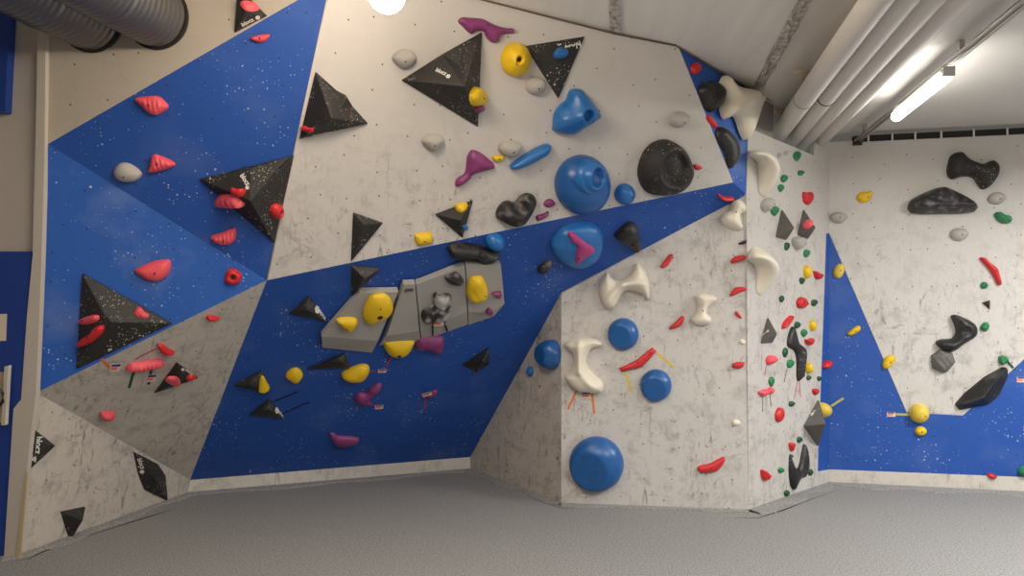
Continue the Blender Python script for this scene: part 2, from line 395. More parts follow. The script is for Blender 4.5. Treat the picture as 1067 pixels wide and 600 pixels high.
for nm, pts in (('crease_shade_1', ((752, 540), (790, 539.5), (815, 532), (840, 522), (878, 509))), ('crease_shade_2', ((14, 585), (30, 582), (47, 574), (95, 557), (150, 540), (185, 529))), ('crease_shade_3', ((560, 522), (584, 529), (600, 530)))):  # dark tubes paint the shade in floor creases along the walls
    bm = bmesh.new(); n = len(pts); tube(bm, [onfloor(*p) - Vector((0, 0, .001)) for p in pts], .004, 6, True, [.001]+[.0035+.003*(k % 2) for k in range(n-2)]+[.001]); struct(link(nm, bm, M['dark']))
# ------------------------------------------------------------------ services
# dark slot with pale clips over the right hand wall
t = empty('cable_slot', RW.hit(978, 144)); tag(t, 'long dark slot with pale clips between top of right wall and ceiling', 'slot')
def pslab(name, pl, poly, mat, th, off, parent):
    o = slab(name, pl, [poly], [mat], th=th, off=off); o.parent = parent; o.matrix_parent_inverse = parent.matrix_basis.inverted(); return o
pslab('dark_channel', RW, [(890, 141.5), (X, 112), (X, 119), (890, 148)], M['dark'], .01, .006, t)
for x in (905, 930, 954, 981, 1015, 1050):
    y = 141.5-(x-890)*.0484
    pslab('clip', RW, [(x-.9, y-1), (x+.9, y-1), (x+.9, y+7.2), (x-.9, y+7.2)], M['clip'], .012, .02, t)
# pipes
names = ['leftmost and thickest', 'second from the left', 'third from the left', 'rightmost']
PZ = 3.065
ends = [((813.5, 137), (913, 0), .072), ((826, 146), (942, 0), .062), ((836, 150.5), (968.5, 0), .062), ((844.5, 156), (995, 0), .062)]
for i, ((x0, y0), (x1, y1), r) in enumerate(ends):
    p = at(x0, y0, (PZ-1.6)*F/(HY-y0)); q = at(x1, y1, (PZ-1.6)*F/(HY-y1)); d = (p-q).normalized()
    t = empty('ceiling_pipe', q)
    bm = bmesh.new(); tube(bm, [q - d*5.5, q, p + d*.22], r, 24); link('pipe', bm, M['pipe'], t)
    if i < 2:
        k = at(*((829, 103), (858, 101))[i], (PZ-1.6)*F/(HY-(103, 101)[i]));
        c = q + d*(k-q).dot(d)
        bm = bmesh.new(); tube(bm, [c, c+d*.014], r+.003, 24); link('collar', bm, M['collar'] if i else M['greyp'], t)
    tag(t, 'white lagged pipe under the ceiling, %s of the four' % names[i], 'pipe', 'pipes under the ceiling')
# pipe hanger
t = empty('pipe_hanger', CP.hit(836, 74)); 
bm = bmesh.new(); tube(bm, [CP.hit(827, 75, .03), CP.hit(844, 75, .03)], .012, 8); link('bar', bm, M['wood'], t)
bm = bmesh.new(); tube(bm, [CP.hit(837, 75, .03), CP.hit(837, 84, .06)], .005, 8); link('rod', bm, M['steel'], t)
tag(t, 'small pale T shaped hanger beside the thickest ceiling pipe', 'hanger')
# rail with lamp
rd = (at(891, 149, 1.48*F/169) - at(1067, 3, 1.48*F/315)).normalized(); rp = at(893, 147, 1.46*F/171)
t = empty('lamp_rail', rp)
bm = bmesh.new()
side = rd.cross(Vector((0, 0, 1))).normalized(); up = Vector((0, 0, 1))
for s0, zz, rr in ((-.02, 0, .012), (.02, 0, .012), (0, .012, .014)):
    tube(bm, [rp + side*s0 + up*zz, rp - rd*7 + side*s0 + up*zz], rr, 8)
link('rail', bm, M['steel'], t)
for k in (.25, 2.25, 3.6, 5.0):
    bm = bmesh.new(); c = rp - rd*k; box(bm, c+up*.045, .03, .03, .075); link('hanger', bm, M['steel'], t)
bm = bmesh.new(); box(bm, rp+rd*.0, .07, .05, .08); link('end_bracket', bm, M['collar'], t)
tag(t, 'long galvanised steel rail running below the pale ceiling on the right', 'rail')
def lamp(name, label, c, d, ln, rad, mat, cap='housing'):
    t = empty(name, c); bm = bmesh.new()
    n = 12; pts, rr = [], []
    for k in range(5): a = k/4*math.pi/2; pts.append(c - d*(ln/2 + rad*math.cos(a))); rr.append(max(.004, rad*math.sin(a)))
    for k in range(5): a = math.pi/2 - k/4*math.pi/2; pts.append(c + d*(ln/2 + rad*math.cos(a))); rr.append(max(.004, rad*math.sin(a)))
    tube(bm, pts, rad, 16, True, rr); link('diffuser', bm, mat, t)
    bm = bmesh.new(); s = d.cross(Vector((0, 0, 1))).normalized()
    Mx = Matrix((s, d, s.cross(d))).transposed(); box(bm, c + Vector((0, 0, rad*.85)), rad*(1.3 if mat is not M['lampoff'] else .5), ln*.98, rad*.7, Mx)
    link('housing', bm, M['housing'], t)
    bm = bmesh.new(); box(bm, c - d*(ln/2+rad*.6) + Vector((0, 0, rad*.3)), rad*1.7, .05, rad*1.5, Mx); link('end_cap', bm, M['housing'], t)
    tag(t, label, 'lamp'); return t
c0 = at(933, 122, 1.38*F/196); c1 = at(988, 77, 1.38*F/241); dd = (c0-c1).normalized()
lamp('fluorescent_lamp', 'glowing fluorescent tube lamp hanging below the rail on the right', (c0+c1)/2, dd, (c0-c1).length-.06, .038, M['tube'])
c0 = at(403, -6, 3.85); c1 = c0 - Vector((.1, 1.15, -.02))
lamp('ceiling_lamp', 'blinding warm lamp at the top edge above the large white wall', (c0+c1)/2, (c0-c1).normalized(), (c0-c1).length, .10, M['lamp'])
for x, y, z, pw, colr in AREA:
    t = lamp('ceiling_lamp', 'unseen ceiling lamp outside the picture', Vector((x, y, z)), Vector((.193, .98, 0)).normalized(), 1.2, .05, M['lampoff'])
    t['group'] = 'unseen ceiling lamps'
    ld = bpy.data.lights.new('lamp_light', 'AREA'); ld.shape = 'RECTANGLE'; ld.size = .3; ld.size_y = 1.3; ld.energy = pw; ld.color = colr
    lo = bpy.data.objects.new('lamp_light', ld); COL.objects.link(lo); lo.parent = t; lo.location = (0, 0, -.09)
# foil tape on the ceiling seams
def foilstrip(poly, label):
    bm = bmesh.new(); n = 26; (l0, r0), (l1, r1) = poly; prev = None; o = CP.hit(*l0)
    for i in range(n+1):
        s = i/n; row = []
        for j in range(7):
            u = j/6; wob = (random.random()-.5)*1.4 if j in (0, 6) else 0
            x = (l0[0]*(1-u)+r0[0]*u)*(1-s) + (l1[0]*(1-u)+r1[0]*u)*s + wob; y = (l0[1]*(1-u)+r0[1]*u)*(1-s) + (l1[1]*(1-u)+r1[1]*u)*s
            row.append(bm.verts.new(CP.hit(x, y, .004+random.random()*.012*(0 < j < 6)) - o))
        if prev:
            for j in range(6): bm.faces.new([prev[j], prev[j+1], row[j+1], row[j]])
        prev = row
    tag(link('foil_tape', bm, M['foil'], M=Matrix.Translation(o)), label, 'tape', 'foil tape on the ceiling seams')
foilstrip((((632, -60), (648, -60)), ((636, 35), (647, 37.5))), 'short crumpled silver foil tape on the ceiling above the white wall')
foilstrip((((862, -60), (882, -60)), ((785, 90), (797, 90))), 'long crumpled silver foil tape on the ceiling beside the pipes')
# ducts
dv = Vector((-.199, -.98, 0)).normalized()
for i, ((x, y), lb) in enumerate((((95, 20), 'lower left one, partly behind the other'), ((163, 17), 'nearer the blue wall, with wide open rings'))):
    e = W.hit(x, y); t = empty('ventilation_duct', e); bm = bmesh.new()
    n = 420; pts, rr = [], []
    for k in range(n):
        s = -.05 + k*.0102; pts.append(e + dv*s); rr.append(0.185 + .0028*math.sin(k*2*math.pi/4) + (.004 if k % 70 in (40, 41) else 0))
    tube(bm, pts, .2, 48, False, rr); link('duct_tube', bm, M['duct'], t)
    bm = bmesh.new(); tube(bm, [e - W.n*.01, e + dv*.012], .198, 40); link('hole_rim', bm, M['dark'], t)
    for s in (.75, 1.6):
        bm = bmesh.new(); tube(bm, [e+dv*s, e+dv*(s+.012)], .192, 48, False); link('clamp_band', bm, M['steel'], t)
    tag(t, 'corrugated silver ventilation duct entering the wall, %s' % lb, 'duct', 'ventilation ducts')
# things on the far left wall
o = slab('paper_notice', WL, [[(-30, 328), (7, 327), (6, 355), (-30, 356)]], [flat('cream paper', (.72, .62, .48), .8)], off=.026, th=.003); tag(o, 'cream paper notice pinned to the blue board at the left edge', 'notice')
t = empty('wooden_rack', WL.hit(-5, 410))
pslab('back_board', WL, [(-60, 389), (8, 388), (3, 440), (-60, 442)], M['wood'], .03, .055, t)
pslab('side_post', WL, [(4.5, 382), (8.5, 381), (5, 443), (1, 443)], M['trimw'], .03, .075, t)
bm = bmesh.new(); tube(bm, [WL.hit(x, y, .09) for x, y in ((-8, 400), (-2, 404), (3, 410), (3, 418), (-4, 426))], .009, 8); link('handle', bm, M['collar'], t)
tag(t, 'pale wooden rack with a dark handle on blue board at left edge', 'rack')

# ------------------------------------------------------------------ holds
def E_(cx, cy, rx, ry, ang=0, n=20):
    a = math.radians(ang); c, s = math.cos(a), math.sin(a)
    return [(cx + rx*math.cos(k*2*math.pi/n)*c - ry*math.sin(k*2*math.pi/n)*s, cy + rx*math.cos(k*2*math.pi/n)*s + ry*math.sin(k*2*math.pi/n)*c) for k in range(n)]
def smooth(P, sub=4):
    out = []; n = len(P)
    for i in range(n):
        p0, p1, p2, p3 = P[i-1], P[i], P[(i+1) % n], P[(i+2) % n]
        for k in range(sub):
            t = k/sub
            out.append(.5*((2*p1) + (p2-p0)*t + (2*p0-5*p1+4*p2-p3)*t*t + (3*p1-p0-3*p2+p3)*t**3))
    return out
def segd(p, a, b):
    ab = b-a; L = ab.length_squared
    t = 0 if L == 0 else max(0, min(1, (p-a).dot(ab)/L))
    return (p-a-ab*t).length
def inside(p, P):
    r = False; x, y = p; j = len(P)-1
    for i in range(len(P)):
        xi, yi = P[i]; xj, yj = P[j]
        if (yi > y) != (yj > y) and x < (xj-xi)*(y-yi)/(yj-yi)+xi: r = not r
        j = i
    return r
def bolt_at(name, L, h, parent, Mw, r=.007, mat='bolt'):
    bm = bmesh.new(); bmesh.ops.create_cone(bm, cap_ends=True, segments=10, radius1=r, radius2=r*.8, depth=.006)
    o = link(name, bm, M[mat], parent, Mw @ Matrix.Translation((L.x, L.y, h+.001))); return o
def hold(label, pl, out, H, mat, bolts=(), mods=(), R=1.0, n=16, sm=4, off=0.0, cat='climbing hold', name='climbing_hold', group=None, rib=None, lump=0.0, edge=.10, parent=None, pw=1.0, brad=.006):
    pts = [pl.hit(x, y, off) for x, y in out]
    o = sum(pts, Vector())/len(pts); Mw = pl.mat(o)
    loc = lambda x, y: Vector(((pl.hit(x, y, off)-o).dot(pl.u), (pl.hit(x, y, off)-o).dot(pl.v)))
    Pc = [loc(x, y) for x, y in out]
    Pb = smooth(Pc, sm) if sm > 1 else Pc
    # resample the outline evenly
    per = sum((Pb[i]-Pb[i-1]).length for i in range(len(Pb)))
    mn = Vector((min(p.x for p in Pb), min(p.y for p in Pb))); mx = Vector((max(p.x for p in Pb), max(p.y for p in Pb)))
    size = max((mx-mn)); sp = max(min(mx-mn)/n*1.15, size/64, .0018)
    dist = lambda p: min(segd(p, Pb[i-1], Pb[i]) for i in range(len(Pb)))
    ins = [p for i in range(int((mx.y-mn.y)/(sp*.866))+2) for p in [Vector((mn.x+(j+(i % 2)*.5)*sp, mn.y+i*sp*.866)) for j in range(int((mx.x-mn.x)/sp)+2)] if inside(p, Pb)]
    ins = [(p, dist(p)) for p in ins]; ins = [(p, d) for p, d in ins if d > sp*.62]
    area = sum(Pb[i-1].cross(Pb[i]) for i in range(len(Pb)))
    cen = []
    for i in range(len(Pb)):
        tg = (Pb[(i+1) % len(Pb)]-Pb[i-1]); 
        if tg.length < 1e-9: continue
        nn = Vector((-tg.y, tg.x)).normalized()*(1 if area > 0 else -1)
        q = Pb[i]+nn*sp*.28
        if inside(q, Pb) and dist(q) > sp*.2: cen.append((q, dist(q)))
    ins += cen
    dmax = max([d for p, d in ins], default=sp); Rd = R*dmax
    ms = []
    for m in mods:
        k = m[0]
        if k in 'gd': c = loc(m[1], m[2]); r = (loc(m[1]+m[3], m[2])-c).length; ms.append((k, c, r, m[4]))
        elif k == 'f': ms.append((k, loc(m[1], m[2]), m[3], m[4], m[5]))
        elif k == 'r': a = loc(m[1], m[2]); b = loc(m[3], m[4]); r = m[5]*(loc(m[1]+1, m[2])-a).length; ms.append((k, a, b, r, m[6]))
    if rib: ra = loc(*rib[0]); rb = loc(*rib[1]); rdv = (rb-ra); rl = rdv.length; rdv.normalize()
    ph = random.random()*9
    def hgt(p, d):
        t = min(1, d/Rd); z = H*(edge + (1-edge)*math.sqrt(max(0, 1-(1-t)**2))**pw)
        s = min(1, d/(dmax*.35))
        for m in ms:
            if m[0] == 'g': z += m[3]*math.exp(-((p-m[1]).length/m[2])**2)*s
            elif m[0] == 'd':
                q = (p-m[1]).length/m[2]
                if q < 1: z += m[3]*min(1, (1-q)*2.2)*s
            elif m[0] == 'f': z = min(z, max(m[2]*H + (p.x-m[1].x)*m[3] + (p.y-m[1].y)*m[4], H*edge*1.3))
            elif m[0] == 'r': z += m[4]*math.exp(-(segd(p, m[1], m[2])/m[3])**2)*s
        if rib: z += H*.075*math.sin((p-ra).dot(rdv)/rl*2*math.pi*rib[2])*min(1, t*2)
        if lump: z += lump*H*s*(math.sin(p.x/size*11+ph)*math.cos(p.y/size*9+ph*2)+.5*math.sin(p.x/size*23+p.y/size*19+ph))
        return max(z, H*.04)
    V = list(Pb)+[p for p, d in ins]
    r = delaunay_2d_cdt([Vector(v) for v in V], [], [list(range(len(Pb)))], 1, 1e-7)
    bm = bmesh.new(); hv = []
    for k, v in enumerate(r[0]):
        d = dist(v); hv.append(bm.verts.new((v.x, v.y, H*edge if d < 1e-5 else hgt(v, d))))
    for f in r[2]:
        try: bm.faces.new([hv[i] for i in f]).smooth = True
        except ValueError: pass
    bmesh.ops.delete(bm, geom=[v for v in bm.verts if not v.link_faces], context='VERTS')
    be = [e for e in bm.edges if e.is_boundary]
    g = bmesh.ops.extrude_edge_only(bm, edges=be)['geom']
    for v in g:
        if isinstance(v, bmesh.types.BMVert): v.co.z = -.002
    fix(bm)
    ob = link(name, bm, M[mat] if isinstance(mat, str) else mat, parent, Mw)
    if not parent: tag(ob, label, cat, group)
    for b in bolts:
        c = loc(b[0], b[1]); rr = b[2] if len(b) > 2 else brad
        bolt_at('bolt_hole', c, hgt(c, dist(c)), ob, Mw, rr)
    ob_h[ob.name] = (pl, off)
    return ob
ob_h = {}
def lathe(name, pl, x, y, h, prof, parent, mat, tu=0, tv=0, seg=32):
    c = pl.hit(x, y, h); ax = (pl.n + pl.u*tu + pl.v*tv).normalized(); a = ax.orthogonal().normalized(); b2 = ax.cross(a)
    bm = bmesh.new(); prev = None
    for r, z in prof:
        cur = [bm.verts.new(c + ax*z + (a*math.cos(k*2*math.pi/seg)+b2*math.sin(k*2*math.pi/seg))*max(r, .0005)) for k in range(seg)]
        if prev:
            for k in range(seg): bm.faces.new([prev[k-1], prev[k], cur[k], cur[k-1]]).smooth = True
        prev = cur
    bm.faces.new(prev); fix(bm); return link(name, bm, M[mat], parent)
def volume(label, pl, V, Fs, mat='black', cat='volume', name='wall_volume', group=None, bevel=.006, off=0.0):
    """V: (px, py, height off the wall); the faces get a skirt down to the wall. Returns object and one Plane per face"""
    W3 = [pl.hit(v[0], v[1], v[2]+off) for v in V]
    base = [w for w, v in zip(W3, V) if v[2] < .03] or W3
    o = sum(base, Vector())/len(base); Mw = pl.mat(o); Mi = Mw.inverted()
    bm = bmesh.new(); vs = [bm.verts.new(Mi @ (w + (pl.n*.012 if v[2] == 0 else Vector()))) for w, v in zip(W3, V)]
    for f in Fs: bm.faces.new([vs[i] for i in f])
    be = [e for e in bm.edges if e.is_boundary]
    g = bmesh.ops.extrude_edge_only(bm, edges=be)['geom']
    for v in g:
        if isinstance(v, bmesh.types.BMVert): v.co.z = -.002
    bmesh.ops.recalc_face_normals(bm, faces=bm.faces)
    ob = link(name, bm, M[mat], None, Mw); tag(ob, label, cat, group)
    if bevel:
        md = ob.modifiers.new('bevel', 'BEVEL'); md.width = bevel; md.segments = 2; md.limit_method = 'ANGLE'; md.angle_limit = .3
    planes = []
    for f in Fs:
        p = P3(W3[f[0]], W3[f[1]], W3[f[2]]); planes.append(Plane(p.p + p.n*.004, p.n))
    return ob, planes
def fan(n): return [(i, (i+1) % n, n) for i in range(n)]
def text(pl, p0, p1, s, parent, mat='letter', emblem=None, k=1.0, er=2.4, name='lettering'):
    a = pl.hit(*p0, .003); b = pl.hit(*p1, .003); x = (b-a); L = x.length; x.normalize(); y = pl.n.cross(x)
    cu = bpy.data.curves.new(name, 'FONT'); cu.body = s; cu.size = 1; cu.extrude = .03; cu.offset = .02
    tmp = bpy.data.objects.new(name, cu); COL.objects.link(tmp)
    me = bpy.data.meshes.new_from_object(tmp.evaluated_get(bpy.context.evaluated_depsgraph_get()))
    bpy.data.objects.remove(tmp)
    xs = [v.co.x for v in me.vertices]; x0, x1 = min(xs), max(xs); sc = L/(x1-x0)
    for v in me.vertices: v.co = Vector(((v.co.x-x0)*sc, v.co.y*sc*k, v.co.z*sc*.3))
    Mw = Matrix((x, y, pl.n)).transposed().to_4x4(); Mw.translation = a
    link(name, me, M[mat], parent, Mw)
    if emblem:
        c = pl.hit(*emblem, .003); r = (pl.hit(emblem[0]+er, emblem[1], .003)-c).length
        bm = bmesh.new()
        for q in range(6):
            an = q*math.pi/3+.3
            Mt = Matrix.Translation((math.cos(an)*r*.68, math.sin(an)*r*.68, 0))
            bmesh.ops.create_cone(bm, cap_ends=True, segments=7, radius1=r*.36, radius2=r*.36, depth=.004, matrix=Mt)
        bmesh.ops.create_cone(bm, cap_ends=True, segments=7, radius1=r*.22, radius2=r*.22, depth=.004)
        Mc = Mw.copy(); Mc.translation = c; link('emblem', bm, M[mat], parent, Mc)
def tape(label, pl, p0, p1, wpx, mat, h=.001, group=None):
    a = pl.hit(*p0, h); b = pl.hit(*p1, h); c = (a+b)/2; Mw = pl.mat(c); Mi = Mw.inverted()
    x = (b-a).normalized(); s = pl.n.cross(x)*(wpx*(a-CAM).y/F/2)
    bm = bmesh.new(); n = 6; prev = None
    for i in range(n+1):
        q = a.lerp(b, i/n); row = [bm.verts.new(Mi @ (q + s*e + pl.n*z)) for e, z in ((-1, 0), (-1, .0015), (1, .0015), (1, 0))]
        if prev:
            for k in range(4): bm.faces.new([prev[k], prev[(k+1) % 4], row[(k+1) % 4], row[k]])
        else: bm.faces.new(row)
        prev = row
    bm.faces.new(prev[::-1]); fix(bm)
    return tag(link('tape_strip', bm, M[mat], None, Mw), label, 'tape', group)
def rtag(label, pl, x, y, w_, h_, ang=0, h=.002):
    """small grade tag: paper with a blue bar on top and an orange field"""
    c = pl.hit(x, y, h); sc = (c-CAM).y/F; Mw = pl.mat(c) @ Matrix.Rotation(math.radians(ang), 4, 'Z')
    W_ = (pl.hit(x+w_/2, y, h)-pl.hit(x-w_/2, y, h)).length; H_ = (pl.hit(x, y+h_/2, h)-pl.hit(x, y-h_/2, h)).length
    bm = bmesh.new(); box(bm, (0, 0, .001), W_, H_, .002); o = link('route_tag', bm, M['tagw'], None, Mw)
    bm = bmesh.new(); box(bm, (0, H_*.33, .0025), W_*.84, H_*.28, .001); link('blue_bar', bm, M['tagb'], o, Mw)
    bm = bmesh.new(); box(bm, (-W_*.12, -H_*.08, .0025), W_*.66, H_*.36, .001); link('orange_field', bm, M['tago'], o, Mw)
    return tag(o, label, 'tag')
def loft(label, pl, rows, mat, cols=28, rws=16, cat='climbing hold', name='climbing_hold', bolts=(), H=None):
    """rows of (px, py, height) points, splined both ways into one closed shell against the wall"""
    G = [[pl.hit(x, y, h) for x, y, h in r] for r in rows]
    o = sum([p for r in G for p in r], Vector())/sum(len(r) for r in G); o = o - pl.n*(o-pl.p).dot(pl.n)
    Mw = pl.mat(o); Mi = Mw.inverted(); G = [[Mi @ p for p in r] for r in G]
    def cr(P, t):
        n = len(P)-1; i = min(int(t*n), n-1); f = t*n-i
        p0 = P[max(i-1, 0)]; p1 = P[i]; p2 = P[i+1]; p3 = P[min(i+2, n)]
        return .5*((2*p1)+(p2-p0)*f+(2*p0-5*p1+4*p2-p3)*f*f+(3*p1-p0-3*p2+p3)*f**3)
    Hh = [[cr(r, j/cols) for j in range(cols+1)] for r in G]
    bm = bmesh.new(); vs = []
    for i in range(rws+1):
        vs.append([bm.verts.new(cr([r[j] for r in Hh], i/rws)) for j in range(cols+1)])
    for i in range(rws):
        for j in range(cols): bm.faces.new([vs[i][j], vs[i][j+1], vs[i+1][j+1], vs[i+1][j]]).smooth = True
    for r in vs:
        for v in r: v.co.z = max(v.co.z, -.002)
    bmesh.ops.remove_doubles(bm, verts=bm.verts, dist=.0004); fix(bm)
    ob = link(name, bm, M[mat], None, Mw); tag(ob, label, cat)
    md = ob.modifiers.new('solid', 'SOLIDIFY'); md.thickness = .012; md.offset = 0
    return ob
# ================================================================== upper left wall (blue)
GP = 'pink ribbed holds on the left blue walls'
PK = dict(n=16, edge=.2)
hold('pink ribbed hold high on the left blue wall, nearest the ducts', UL, [(141,102.5),(155,100),(166,100.5),(175,109),(174,114),(164,120),(155,117.5),(147,110)], .05, 'pink', [(157,109)], rib=((141,106),(175,106),7), group=GP)
hold('pale stone oval hold near the left edge of the dark blue wall', UL, [(118.7,177.5),(125,170),(136,170.5),(148,180),(142.5,188),(130,189.5),(121,185)], .06, 'stone', [(131,183)])
hold('pink ribbed hold right of the pale oval on the blue wall', UL, [(156,180),(156,172),(160,161),(172.5,164),(183,170.5),(175,176)], .05, 'pink', [(165.5,169.5)], rib=((156,172),(183,168),6), group=GP)
hold('flat red hold highest on the blue wall, below the cropped black volume', UL, [(261,40),(271,36),(281,36),(277.6,42.6),(269,44.5)], .04, 'pink', [(271,40)])
hold('pink triangular hold just below the large black volume on blue wall', UL, [(220,246),(232,242),(244.6,237.6),(246,247),(242,253),(232,255),(222.6,251)], .05, 'pink', [(234,249)], rib=((220,246),(246,246),6), group=GP)
v, pf = volume('large black volume on the upper blue wall, its right edge against the white panel', UL,
 [(207.5,186.7,0),(306.5,161.5,0),(286,253,0),(260.5,209,.2),(261.7,174.5,.05),(293,172.5,.035)], [(0,4,3),(4,5,3),(5,1,3),(0,1,5,4),(1,2,3),(2,0,3)])
text(pf[0], (250,183), (257,194), 'blocz', v, emblem=(257.5,195.5), er=2)
hold('small red hold on the upper face of the large black volume', pf[0], [(241,201),(243,196.5),(249,198),(256,198),(254,203),(249,205.5),(243,204)], .04, 'red')
hold('long pink hold under the lower edge of the large black volume', pf[5], [(226,207),(230,202.5),(243,203),(250,208),(255,213.5),(241,213.5),(229,211.5)], .06, 'pink', rib=((226,207),(255,210),5))
hold('round red pocket hold on right face of the large black volume', pf[4], E_(287.5,219.5,6.5,8), .05, 'red', [(290,220,.016)], [('d',290,220,3,-.03)])
# left, lighter blue wall
hold('pink ribbed hold above the black volume on the lighter blue wall', LL, [(140.5,282),(150,276),(160,272),(172,270),(178,272),(177,283),(169,291),(160,293),(151,290.5)], .06, 'pink', [(162,284)], rib=((140,282),(178,282),11), group=GP)
hold('red ring shaped hold near the corner where four panels meet', LL, [(234,289),(237,281.4),(244.7,280),(252,286),(249,295),(241,297),(234.6,294)], .055, 'red', [(242.5,288.5,.018)], [('d',242.5,288.5,4.2,-.03)])
v, pf = volume('black triangular volume carrying three pink and red holds on the left wall', LL,
 [(86,284.5,0),(180,336.5,0),(79.7,384.5,0),(116,335.5,.13),(106,323,.12)], [(0,1,3),(1,2,3),(2,0,4),(2,4,3),(0,3,4)])
text(pf[1], (97.5,374.5), (111,368), 'blocz', v, emblem=(114.7,364.5))
hold('pink oval hold on left face of black triangular volume', pf[2], [(84,335),(88,331),(97,328),(102.5,328.5),(103,333),(97,337),(88,338.5)], .035, 'pink', [(90.5,334)])
hold('red banana shaped hold on black triangular volume, below its pink oval', pf[3], [(81,359),(84,354),(93,348),(99,341),(105,338.5),(109,341),(106,348),(97,356),(86,361)], .04, 'red', [(94.5,350)])
hold('lumpy pink hold on upper right face of black triangular volume', pf[0], [(139,327),(142,321),(145,320),(150,325),(155,329),(152,332),(145,331)], .03, 'pink', lump=.2)
# grey overhanging facet
hold('red wedge hold with a tape line, on the grey overhang under the blue wall', GF, [(163.5,359),(168,357.5),(175.5,362.7),(181.5,365.7),(177,367.7),(168,367)], .04, 'red')
tape('thin red tape line running down from the red wedge hold', GF, (163,363), (140,374.5), 1.3, 't_red')
hold('long pink caterpillar shaped ribbed hold on the grey overhang', GF, [(130.5,383),(136.5,377.7),(147,376.7),(165,373),(170,375.5),(169.5,378.5),(160.5,381.5),(150,383.7),(135,384.8)], .05, 'pink', rib=((130,382),(170,375),9))
tape('dark green tape hanging from left end of caterpillar shaped hold', GF, (140,385), (134.5,404), 2.7, 't_green')
tape('short dark green tape at right end of the caterpillar shaped hold', GF, (158.5,383), (156.5,390.5), 2.7, 't_green')
tape('small scrap of black tape under the route tag on grey overhang', GF, (155.6,397.5), (154.6,400.5), 2.7, 't_black')
rtag('route tag below the pink caterpillar shaped hold', GF, 157.5, 394, 10, 7)
tape('orange tape beside lower tip of the black triangular volume', GF, (106,374), (114.5,383), 3.2, 't_orange')
rtag('route tag at the end of orange tape on the left', GF, 120, 383, 11, 7.5)
v, pf = volume('small flat black volume on the grey overhang', GF, [(161,408.5,0),(184,377,0),(206,393,0),(188,396,.045)], fan(3))
text(pf[0], (193,385.5), (200,391), 'blocz', v, emblem=(190.5,385), er=1.8)
hold('pink oval hold on the small black volume of grey overhang', pf[2], [(172,396),(176,392.3),(184,392.5),(188,397),(186,400.5),(178,399.5)], .03, 'pink')
hold('red knob hold at the tip of the small flat black volume', pf[1], [(194,394),(196,390),(200,389.5),(203,392),(200,395.5),(196,396.8)], .03, 'red')
hold('lone pink bean shaped hold low on the grey overhang', GF, [(103.5,431),(106,428),(112,429),(117,427.5),(120,431),(117,435),(110,436.5),(105,434)], .045, 'pink')
hold('small red hold at right side of grey overhang, nearest the blue facet', GF, [(214.5,331),(217,328),(222,328.5),(229,330.5),(223,332.8),(217,333.3)], .03, 'red')
# lower left vertical wall
v, pf = volume('black triangular volume at left edge of the lower wall', LW, [(34.5,446.7,0),(56.5,464,0),(30.5,488,0),(51,464,.06)], fan(3))
text(pf[2], (37.5,455), (36,473), 'blocz', v, emblem=(35.5,478), er=2.6)
v, pf = volume('small black volume just above the floor at lower left', LW, [(62.7,532.8,0),(88,527.5,0),(72,562.7,0),(86.5,542,.10)], fan(3))
v, pf = volume('elongated black volume on the lower left wall beside the corner', LW, [(138.6,470.4,0),(163.5,483,0),(171.6,495,0),(174,521.4,0),(150,510,0),(144,495,0),(160,497,.09)], fan(6))
text(pf[5], (143,478), (147,489), 'blocz', v, emblem=(148,491.5), er=2.4)
# top left white wall
v, pf = volume('black volume cut off by top edge of the picture, with a red hold', W, [(248,-14,0),(278.5,16.5,0),(244.6,34.4,0),(256,12,.08)], fan(3))
text(pf[1], (253,27.5), (265,21.5), 'blocz', v, emblem=(268.5,18.4))
hold('flat red hold on the black volume at the top edge', pf[0], [(250,4),(254,2),(264,4),(270,10),(264,12),(255,10)], .03, 'pink')

# ================================================================== large white panel
v, pf = volume('dark dented volume on the white panel beside the blue wall', MP, [(328.7,74.4,0),(351,94.4,.012),(361,100,.05),(367.5,111,.012),(383.7,128.7,0),(312,144.4,0),(345.6,123,.17),(356,112,.07)],
 [(0,1,6),(1,2,7),(1,7,6),(2,3,7),(7,3,6),(3,4,6),(4,5,6),(5,0,6)], 'black')
text(pf[6], (327,142.3), (342,138.8), 'blocz', v, emblem=(344,138), er=1.4)
hold('small red hold at lower left corner of the dark dented volume', pf[7], [(315.5,134),(318,131),(322,133),(327,133.5),(325,138),(319,138)], .03, 'red')
v, pf = volume('largest dark pyramid volume, high on the white panel', MP, [(418,83.5,0),(460.5,57,.02),(484,43.5,0),(502,33.3,0),(497.8,132,0),(484,90,.25),(479,68,.085)],
 [(0,1,5),(1,6,5),(1,2,6),(2,5,6),(2,3,5),(3,4,5),(4,0,5)])
text(pf[0], (453.5,74), (464,78.5), 'blocz', v, emblem=(467,79.5))
hold('yellow hold on right side of the largest dark pyramid volume', pf[5], [(489,99),(492,92),(496,90.2),(501,94),(502.6,103),(500,109),(494,110.8),(490,107)], .06, 'yellow', [(495.5,102)])
hold('small purple nub below the yellow hold on the dark pyramid', pf[5], [(493.8,114),(496,109.5),(500,108.8),(502,112),(500,116.8),(496,117.4)], .035, 'purple')
hold('purple wavy blob hold at top of the white panel', MP, [(477,22.5),(481,18),(490,18.5),(502,19.5),(511,24),(520,27.5),(529,29.4),(535,30),(535,34.5),(523,36),(518.5,43.5),(512.5,44.4),(506.5,39),(503.5,33),(496,32.4),(491.5,35.4),(487,33),(482.5,28.5)], .055, 'purple', [(507,26.5)])
GS = 'stone grey oval holds'
OV = dict(mods=(), n=16, edge=.12)
hold('stone grey oval hold left of the largest pyramid, under the glaring lamp', MP, [(408.5,60),(413,54),(421,51),(430,54),(434,61),(430,68),(421,71.3),(413,67)], .068, 'stone', [(421.6,64)], group=GS)
